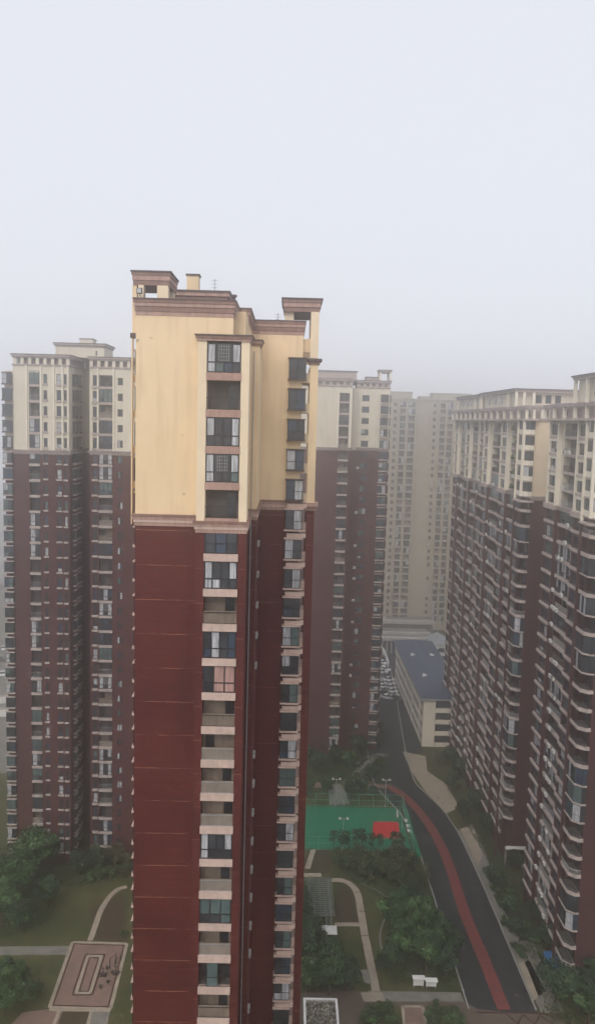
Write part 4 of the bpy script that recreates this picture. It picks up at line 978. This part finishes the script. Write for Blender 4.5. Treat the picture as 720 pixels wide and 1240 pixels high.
# ================================================================== CARS
def car_meshes(paint):
    b = MB()
    def loft(b, secs, m):
        for (x0, z0, t0, w0), (x1, z1, t1, w1) in zip(secs[:-1], secs[1:]):
            b.hexa([(-w0, x0, z0), (w0, x0, z0), (w1, x1, z1), (-w1, x1, z1)], [(-w0*.93, x0, t0), (w0*.93, x0, t0), (w1*.93, x1, t1), (-w1*.93, x1, t1)], m)
    loft(b, [(-2.2, .35, .62, .78), (-2.05, .28, .78, .86), (-1.0, .25, .93, .88), (1.4, .25, .95, .88), (2.05, .28, .92, .86), (2.2, .4, .8, .8)], paint)
    c = MB(); loft(c, [(-1.05, .93, .95, .78), (-.35, .94, 1.40, .76), (.9, .95, 1.42, .76), (1.75, .94, .97, .76)], 'carglass')
    r = MB(); loft(r, [(-.32, 1.405, 1.45, .70), (.88, 1.425, 1.46, .70)], paint)
    w = MB()
    w.tube((-.1, 0, 0), (.1, 0, 0), .32, .32, 'rubber', 12); w.tube((-.11, 0, 0), (.11, 0, 0), .18, .18, 'grey', 8)
    return b.mesh('body'), c.mesh('cabin_glass'), r.mesh('roof_panel'), w.mesh('wheel')
CM = {p: car_meshes(p) for p in ('carwhite', 'cardark', 'carred')}
def car(x, y, rz, paint, label, group, z=.03):
    t = thing('parked_car', label, 'car', (x, y, z), group); t.rotation_euler = (0, 0, rz)
    for nm, me in zip(('body', 'cabin_glass', 'roof_panel'), CM[paint][:3]):
        o = bpy.data.objects.new(nm, me); COL.objects.link(o); o.parent = t
    for sx in (-.78, .78):
        for sy in (-1.35, 1.35):
            o = bpy.data.objects.new('wheel', CM[paint][3]); COL.objects.link(o); o.parent = t; o.location = (sx, sy, .32)
ordn = ['first', 'second', 'third', 'fourth', 'fifth', 'sixth', 'seventh', 'eighth', 'ninth', 'tenth', 'eleventh', 'twelfth', 'thirteenth', 'fourteenth']
rngc = random.Random(3)
spots_a = [(468, 846), (465.5, 841), (464, 837), (462.5, 833), (461, 829), (459.5, 824)]
spots_b = [(478, 847.5), (475, 843), (473.5, 838.5), (472.5, 834), (471, 829), (470, 824.5)]
spots_c = [(462, 815), (465.5, 812), (459, 808), (463, 804), (467, 800)]
for row, nm in ((spots_a, 'left row of the car park'), (spots_b, 'right row of the car park'), (spots_c, 'far cluster of the car park')):
    for i, (px, py) in enumerate(row):
        c = gp(px, py); p = 'cardark' if (i*7+len(nm)) % 6 == 1 else 'carwhite'
        car(c.x, c.y, rad(70+rngc.uniform(-8, 8)) if row is not spots_c else rad(rngc.uniform(20, 80)), p, ('dark' if p == 'cardark' else 'white')+f' car parked {ordn[i]} from the near end of the {nm}', 'cars in the car park')
c = gp(461, 797); car(c.x, c.y, .4, 'carred', 'dull red car at the far end of the car park', 'cars in the car park')
c = gp(3.5, 818); car(c.x, c.y, .3, 'carwhite', 'white car on the far street left of the end tower, nearer one', 'cars on the far street'); c = gp(4.5, 787); car(c.x, c.y, .3, 'carwhite', 'white car on the far street left of the end tower, farther one', 'cars on the far street')
c = gp(2, 800); car(c.x, c.y, .3, 'cardark', 'dark car on the far street between two white ones', 'cars on the far street')
for i, (py, lab) in enumerate(((852, 'pale wall crossing behind the end tower, farther one'), (868, 'pale wall crossing behind the end tower, nearer one'))):
    c = gp(6, py); m = MB(); m.box(c.x-30, c.x+8, c.y, c.y+.6, 0, 2.2, 'white'); m.box(c.x-30, c.x+8, c.y-.1, c.y+.7, 2.2, 2.4, 'ledge'); tag(m.build('boundary_wall'), lab, 'wall')

# ================================================================== VEGETATION
def crown_mesh(seed, rx, rz, n, leaf, pal, clumps=16, dens=1.0):
    """leaf-sized faces in uneven clumps through an ellipsoid of half width rx and half height rz, centred at 0"""
    r = random.Random(seed); m = MB(); C = []
    for i in range(clumps):
        while True:
            p = Vector((r.uniform(-1, 1), r.uniform(-1, 1), r.uniform(-.8, 1)))
            if .25 < p.length < 1: break
        C.append((Vector((p.x*rx*.72, p.y*rx*.72, p.z*rz*.72)), r.uniform(.2, .42)*rx, pal[0] if r.random() < .55 else r.choice(pal)))
    for c, s, pm_ in C:
        k = int(n/clumps)
        for j in range(k):
            d = Vector((r.gauss(0, 1), r.gauss(0, 1), r.gauss(.15, .9))).normalized()
            q = c+Vector((d.x*s, d.y*s, d.z*s*.75))*r.uniform(.55, 1.12)
            nn = (d+Vector((r.gauss(0, .5), r.gauss(0, .5), r.gauss(.3, .5)))).normalized(); u = nn.orthogonal().normalized(); v = nn.cross(u); a = r.uniform(0, 6.28)
            u2 = u*math.cos(a)+v*math.sin(a); v2 = v*math.cos(a)-u*math.sin(a); l = leaf*r.uniform(.6, 1.3)
            m.quad([q-u2*l, q-v2*l*.55, q+u2*l, q+v2*l*.55], pm_ if r.random() < .85 else r.choice(pal))
    return m.mesh('crown')
def trunk_mesh(seed, h, r0, spread):
    r = random.Random(seed); m = MB(); m.tube((0, 0, 0), (0, 0, h*.55), r0, r0*.7, 'bark', 7)
    for i in range(6):
        a = i*1.05+r.random(); z = h*(.35+.05*i); m.tube((0, 0, z), (math.cos(a)*spread*.6, math.sin(a)*spread*.6, z+h*.35), r0*.4, r0*.12, 'bark', 5)
    m.tube((0, 0, h*.55), (r.uniform(-.2, .2), r.uniform(-.2, .2), h*.95), r0*.68, r0*.2, 'bark', 6)
    return m.mesh('trunk')
KINDS = {}
def kind(name, rx, rz, zc, n, leaf, pal, clumps, tr, nvar=3):
    KINDS[name] = [(crown_mesh(hash(name) % 97+i*13 if False else sum(map(ord, name))+i*13, rx, rz, n, leaf, pal, clumps), trunk_mesh(i, zc+rz*.3, tr, rx)) for i in range(nvar)]+[zc]
kind('broad', 3.4, 2.8, 4.4, 4200, .24, ['leaf', 'leaf', 'leaf2', 'leaf3'], 26, .22)
kind('bright', 3.6, 3.0, 4.8, 5200, .24, ['leaf', 'leaf2', 'leaf2', 'leaf3'], 30, .24)
kind('dark', 3.0, 2.6, 4.0, 3800, .23, ['leaf3', 'leaf3', 'leaf'], 24, .2)
kind('sapling', 1.15, 2.4, 3.3, 520, .16, ['leaf3', 'leaf4'], 26, .07)
kind('shrub', 1.4, .9, .85, 1500, .11, ['leaf', 'leaf3', 'leaf2', 'leaf4'], 14, .06)
kind('olive', 2.0, 1.6, 2.3, 2200, .14, ['leaf4', 'leaf', 'leaf3'], 18, .1)
kind('bare', 2.4, 2.2, 3.8, 900, .14, ['leaf4', 'rubble', 'leaf3'], 22, .12)
rt = random.Random(77)
def tree(px, py, kd, s, label, group, name='tree', sz=None):
    c = gp(px, py); v = KINDS[kd]; cm, tm = v[rt.randrange(3)]; zc = v[-1]
    t = thing(name, label, 'tree' if name == 'tree' else 'shrub', tuple(c), group); t.rotation_euler = (0, 0, rt.uniform(0, 6.28)); k = sz or s; t.scale = (s, s, k)
    o = bpy.data.objects.new('crown', cm); COL.objects.link(o); o.parent = t; o.location = (0, 0, zc)
    o = bpy.data.objects.new('trunk' if name == 'tree' else 'stem', tm); COL.objects.link(o); o.parent = t
G1 = 'trees in the left garden'; G2 = 'trees in the middle garden'; G3 = 'trees between the road and the right towers'; G4 = 'trees around the foot of the middle tower'
left = [(45, 1062, 'bright', 1.35, 'largest bright green tree in front of the left tower'), (20, 1090, 'bright', 1.2, 'leafy green tree at the left edge below the largest tree'), (2, 1120, 'broad', 1.1, 'rounded green tree cut by the left edge above the lawn'),
        (58, 1100, 'dark', .95, 'dark tree at the right flank of the left garden clump'), (28, 1128, 'dark', 1.0, 'dark tree at the lower end of the left garden clump'), (4, 1055, 'bare', 1.1, 'thin pale twiggy tree at the left edge by the tower foot'),
        (96, 1060, 'dark', .8, 'small dark tree in front of the recess of the left tower'), (118, 1052, 'dark', .75, 'dark tree left of the shrubs below the small windows of the left tower'), (140, 1048, 'olive', 1.2, 'olive tree beside the left edge of the nearest tower, upper one'), (155, 1062, 'olive', 1.2, 'olive tree touching the left edge of the nearest tower, lower one'),
        (75, 1035, 'dark', .8, 'dark tree standing tight against the left tower'), (-12, 1085, 'broad', 1.3, 'broad tree half outside the left edge')]
for a in left: tree(*a[:4], a[4], G1)
lsh = [(12, 1200, 'bright', .75, 'bright green bush at the bottom left corner, upper one'), (30, 1225, 'broad', .7, 'rounded bush at the bottom left corner, right one'), (5, 1232, 'bright', .7, 'bright bush in the very bottom left corner'), (48, 1205, 'olive', .7, 'olive bush right of the corner bushes on the soil'), (30, 1190, 'olive', .8, 'olive bush above the corner bushes by the grey path')]
for a in lsh: tree(*a[:4], a[4], 'bushes in the bottom left corner', 'bush')
for px, py, s, lab in ((112, 1066, 1.3, 'dark shrub below the trees left of the nearest tower, left one'), (124, 1062, 1.5, 'rounded pale shrub below the trees left of the nearest tower'), (136, 1060, 1.3, 'dark shrub below the trees left of the nearest tower, right one'), (150, 1133, .8, 'little shrub beside the upper right corner of the paved panel')): tree(px, py, 'shrub', s, lab, 'shrubs left of the nearest tower', 'shrub')
mid = [(362, 1132, 'dark', 1.0, 'dark tree against the nearest tower left of the kiosk'), (377, 1153, 'dark', 1.0, 'dark tree just below left of the kiosk'), (396, 1178, 'broad', .85, 'green tree on the lawn below the kiosk lamp'), (366, 1176, 'dark', 1.0, 'dark tree beside the nearest tower, middle of its row'), (398, 1205, 'broad', .9, 'rounded green tree above the vine covered roof'), (418, 1200, 'dark', .95, 'dark tree touching the beige path near its lower end'), (374, 1200, 'bright', .8, 'lighter green tree directly above the white parapet roof'), (363, 1108, 'dark', .9, 'dark tree left of the garden pergola'),
       (498, 1112, 'dark', 1.0, 'dark tree at the top of the big clump beside the road'), (480, 1130, 'broad', 1.1, 'broad tree on the left flank of the clump beside the road'), (510, 1140, 'broad', 1.15, 'green tree in the middle of the clump beside the road'), (530, 1150, 'dark', .95, 'dark tree on the road flank of the clump'), (488, 1165, 'broad', 1.1, 'broad tree at the lower left of the clump beside the road'), (515, 1176, 'bright', 1.0, 'brighter tree just above the notice boards'), (538, 1182, 'dark', .9, 'dark tree right of the notice boards'), (470, 1180, 'dark', .8, 'small dark tree left of the notice boards'), (546, 1160, 'dark', .8, 'dark tree leaning over the road kerb')]
for a in mid: tree(*a[:4], a[4], G2)
for i, (px, py, s) in enumerate([(412, 1052, 1.2), (425, 1055, 1.3), (438, 1058, 1.2), (450, 1055, 1.3), (462, 1062, 1.3), (475, 1058, 1.2), (488, 1062, 1.2), (500, 1056, 1.1), (445, 1068, 1.1), (482, 1075, 1.2), (498, 1078, 1.1), (510, 1070, 1.0), (432, 1045, 1.1), (490, 1045, 1.1), (470, 1046, 1.2)]):
    tree(px, py, 'olive', s, f'olive bushy tree, {ordn[i] if i < 14 else "last"} from the left in the thicket below the court', 'thicket below the court')
for i, (px, py, s) in enumerate([(403, 1030, .95), (413, 1032, 1.0), (420, 1031, .9), (430, 1031, 1.05), (438, 1032, 1.1), (449, 1032, .95), (459, 1032, .9), (476, 1034, 1.1), (484, 1036, 1.0)]):
    tree(px, py, 'sapling', s, f'thin sapling in front of the court, {ordn[i]} from the left', 'saplings in front of the court')
back = [(372, 965, 'dark', .7), (385, 935, 'dark', .9), (396, 962, 'dark', .6), (372, 925, 'dark', .8), (405, 925, 'dark', .8), (420, 930, 'broad', .7), (425, 965, 'dark', .7), (438, 962, 'dark', .6), (450, 968, 'dark', .55), (435, 915, 'dark', .9), (455, 905, 'dark', .7), (425, 905, 'dark', .8), (447, 945, 'dark', .7), (460, 930, 'olive', .9), (392, 912, 'dark', .8), (462, 890, 'dark', .6)]
for i, a in enumerate(back): 
    lab = ['low dark tree beside the light pole nearest the tower', 'dark tree left of the foot of the middle tower', 'small tree left of the left light pole', 'dark tree against the nearest tower at the height of the middle garden', 'dark tree in front of the balcony column of the middle tower', 'rounder green tree in the half round garden bed', 'dark tree between the two rear light poles, left', 'dark tree between the two rear light poles, middle', 'small dark tree between the two rear light poles, right', 'dark tree at the foot of the middle tower by its window column', 'dark tree at the right foot of the middle tower', 'dark tree tucked against the wall of the middle tower', 'dark tree above the right light pole', 'olive tree at the bend of the drive', 'dark tree left of the balcony foot of the middle tower', 'small tree beside the drive near the car park'][i]
    tree(*a[:4], lab, G4)
rs = [(560, 992, 'dark', .75, 'dark tree at the upper end of the pale pavement patch'), (548, 960, 'dark', .8, 'dark tree right of the pale pavement below the low building'), (556, 945, 'dark', .9, 'dark tree at the foot of the farther right tower'), (530, 925, 'olive', 1.0, 'olive tree in front of the low building balconies'), (545, 925, 'dark', .8, 'dark tree right of the low building end wall'), (575, 985, 'dark', .9, 'dark tree left of the entrance of the farther right tower, upper one'), (588, 1012, 'dark', .8, 'dark tree left of the entrance of the farther right tower, lower one'),
      (598, 1075, 'dark', .7, 'dark tree on the strip beside the road, farthest of the strip'), (615, 1110, 'broad', .6, 'green tree on the strip beside the road, middle of the strip'), (628, 1140, 'dark', .7, 'dark tree above the lower pale paving'), (652, 1120, 'dark', .8, 'dark tree under the balconies of the nearer right tower'), (665, 1150, 'dark', .8, 'dark tree above the blue shelters'), (640, 1085, 'dark', .7, 'dark tree between the two right hand towers'), (622, 1055, 'dark', .7, 'dark tree near the entrance canopy'),
      (672, 1215, 'dark', 1.1, 'dark tree in the bottom right corner, left one'), (700, 1225, 'dark', 1.1, 'dark tree in the bottom right corner, middle one'), (722, 1205, 'dark', 1.0, 'dark tree cut by the right edge near the bottom'), (690, 1195, 'olive', 1.0, 'olive tree below the wall of the nearer right tower'), (712, 1238, 'broad', .9, 'rounded tree in the very bottom right corner')]
for a in rs: tree(*a[:4], a[4], G3)
for i, (px, py) in enumerate([(590, 1058), (596, 1068), (604, 1092), (608, 1100), (612, 1120), (620, 1128), (624, 1150), (632, 1158), (600, 1080), (616, 1080), (606, 1068), (634, 1125), (645, 1140)]):
    tree(px, py, 'shrub', 1.0, f'low shrub on the strip beside the road, {ordn[i]} towards the near end', 'shrubs beside the road', 'shrub')
for i, (px, py, s) in enumerate([(455, 1232, 1.4), (466, 1226, 1.2), (448, 1240, 1.3), (475, 1238, 1.2), (528, 1228, 1.2), (540, 1236, 1.4), (524, 1240, 1.2), (552, 1240, 1.0), (548, 1228, .8)]):
    tree(px, py, 'shrub', s, f'low round shrub, {ordn[i]} in the left bed of the paved place' if i < 4 else f'low round shrub, {ordn[i-4]} in the right bed of the paved place', 'shrubs in the paved place beds', 'shrub')
sheet('garden_bed', [gp(440, 1226), gp(456, 1217), gp(478, 1216), gp(488, 1222), gp(490, 1250), gp(425, 1250)], .045, 'lawn'); sheet('garden_bed', [gp(516, 1218), gp(540, 1218), gp(556, 1228), gp(575, 1250), gp(520, 1250)], .045, 'lawn')

# low ground cover beside the road and under the trees
def cover(name, pts, n, seed, pal, leaf=.14, hmax=.5):
    r = random.Random(seed); m = MB(); P = [Vector(p[:2]) for p in pts]; xs = [p.x for p in P]; ys = [p.y for p in P]
    def inside(q):
        c = False; j = len(P)-1
        for i in range(len(P)):
            if (P[i].y > q.y) != (P[j].y > q.y) and q.x < (P[j].x-P[i].x)*(q.y-P[i].y)/(P[j].y-P[i].y)+P[i].x: c = not c
            j = i
        return c
    k = 0
    while k < n:
        q = Vector((r.uniform(min(xs), max(xs)), r.uniform(min(ys), max(ys))))
        if not inside(q): k += .2; continue
        c = Vector((q.x, q.y, r.random()*hmax*(.5+.5*math.sin(q.x*1.7)*math.cos(q.y*1.3)))); nn = Vector((r.gauss(0, .6), r.gauss(0, .6), 1)).normalized(); u = nn.orthogonal().normalized(); v = nn.cross(u); l = leaf*r.uniform(.6, 1.4)
        m.quad([c-u*l, c-v*l, c+u*l, c+v*l], r.choice(pal)); k += 1
    tag(m.build(name), None, None, None, 'stuff')
cover('ground_cover', [gp(556, 985), gp(590, 985), gp(612, 1040), gp(650, 1100), gp(700, 1185), gp(725, 1180), gp(725, 1245), gp(665, 1240), gp(645, 1165), gp(602, 1085), gp(588, 1040)], 9000, 1, ['leaf3', 'leaf', 'leaf4'])
cover('ground_cover', [gp(405, 1034), gp(505, 1034), gp(520, 1075), gp(555, 1190), gp(470, 1192), gp(465, 1150), gp(470, 1095), gp(420, 1062)], 9000, 2, ['leaf3', 'leaf', 'leaf4'])
cover('ground_cover', [gp(362, 915), gp(470, 915), gp(472, 948), gp(362, 948)], 5000, 3, ['leaf3', 'leaf'])
cover('ground_cover', [gp(60, 1025), gp(158, 1025), gp(158, 1062), gp(90, 1075), gp(60, 1070)], 5000, 4, ['leaf3', 'leaf4'])
cover('ground_cover', [gp(362, 1065), gp(385, 1065), gp(395, 1120), gp(420, 1160), gp(425, 1195), gp(365, 1200)], 5000, 5, ['leaf3', 'leaf'])
cover('ground_cover', [gp(-20, 1040), gp(60, 1040), gp(70, 1110), gp(20, 1135), gp(-20, 1138)], 4000, 6, ['leaf3', 'leaf'])

# potted plants hanging on the upper balconies of the farther right tower
rb = random.Random(9)
bp_ = crown_mesh(91, .75, .95, 700, .12, ['leaf2', 'leaf4', 'leaf'], 8)
def box_planter(): m = MB(); m.box(-.25, .25, -.6, .6, -.35, 0, 'pink'); return m.mesh('planter_box')
pb = box_planter(); side_of = ['street', 'end']
for k in range(5):
    for j, (x, y) in enumerate(((46.55, 167.6), (46.55, 171.2))):
        z = 88.6-3*k+.6
        t = thing('balcony_plant', f'{"nearer" if j == 0 else "farther"} green balcony plant, {["topmost", "second", "third", "fourth", "fifth"][k]} cream storey of the farther right tower', 'plant', (x, y, z), 'plants on the cream storey balconies')
        o = bpy.data.objects.new('planter_box', pb); COL.objects.link(o); o.parent = t; o = bpy.data.objects.new('foliage', bp_); COL.objects.link(o); o.parent = t; o.location = (0, 0, .4); o.rotation_euler = (0, 0, rb.random()*6)

# ================================================================== HAZE
hm = bpy.data.materials.new('haze'); hm.use_nodes = True; n = hm.node_tree; n.nodes.clear()
pv = n.nodes.new('ShaderNodeVolumePrincipled'); ou = n.nodes.new('ShaderNodeOutputMaterial'); pv.inputs['Density'].default_value = HAZE_DENSITY; pv.inputs['Color'].default_value = HAZE_COLOR; pv.inputs['Anisotropy'].default_value = 0.92
n.links.new(pv.outputs[0], ou.inputs['Volume']); M['hazevol'] = hm
h = MB(); h.box(-905, 905, -305, 905, -2.0, 110, 'hazevol'); tag(h.build('haze'), None, None, None, 'stuff')
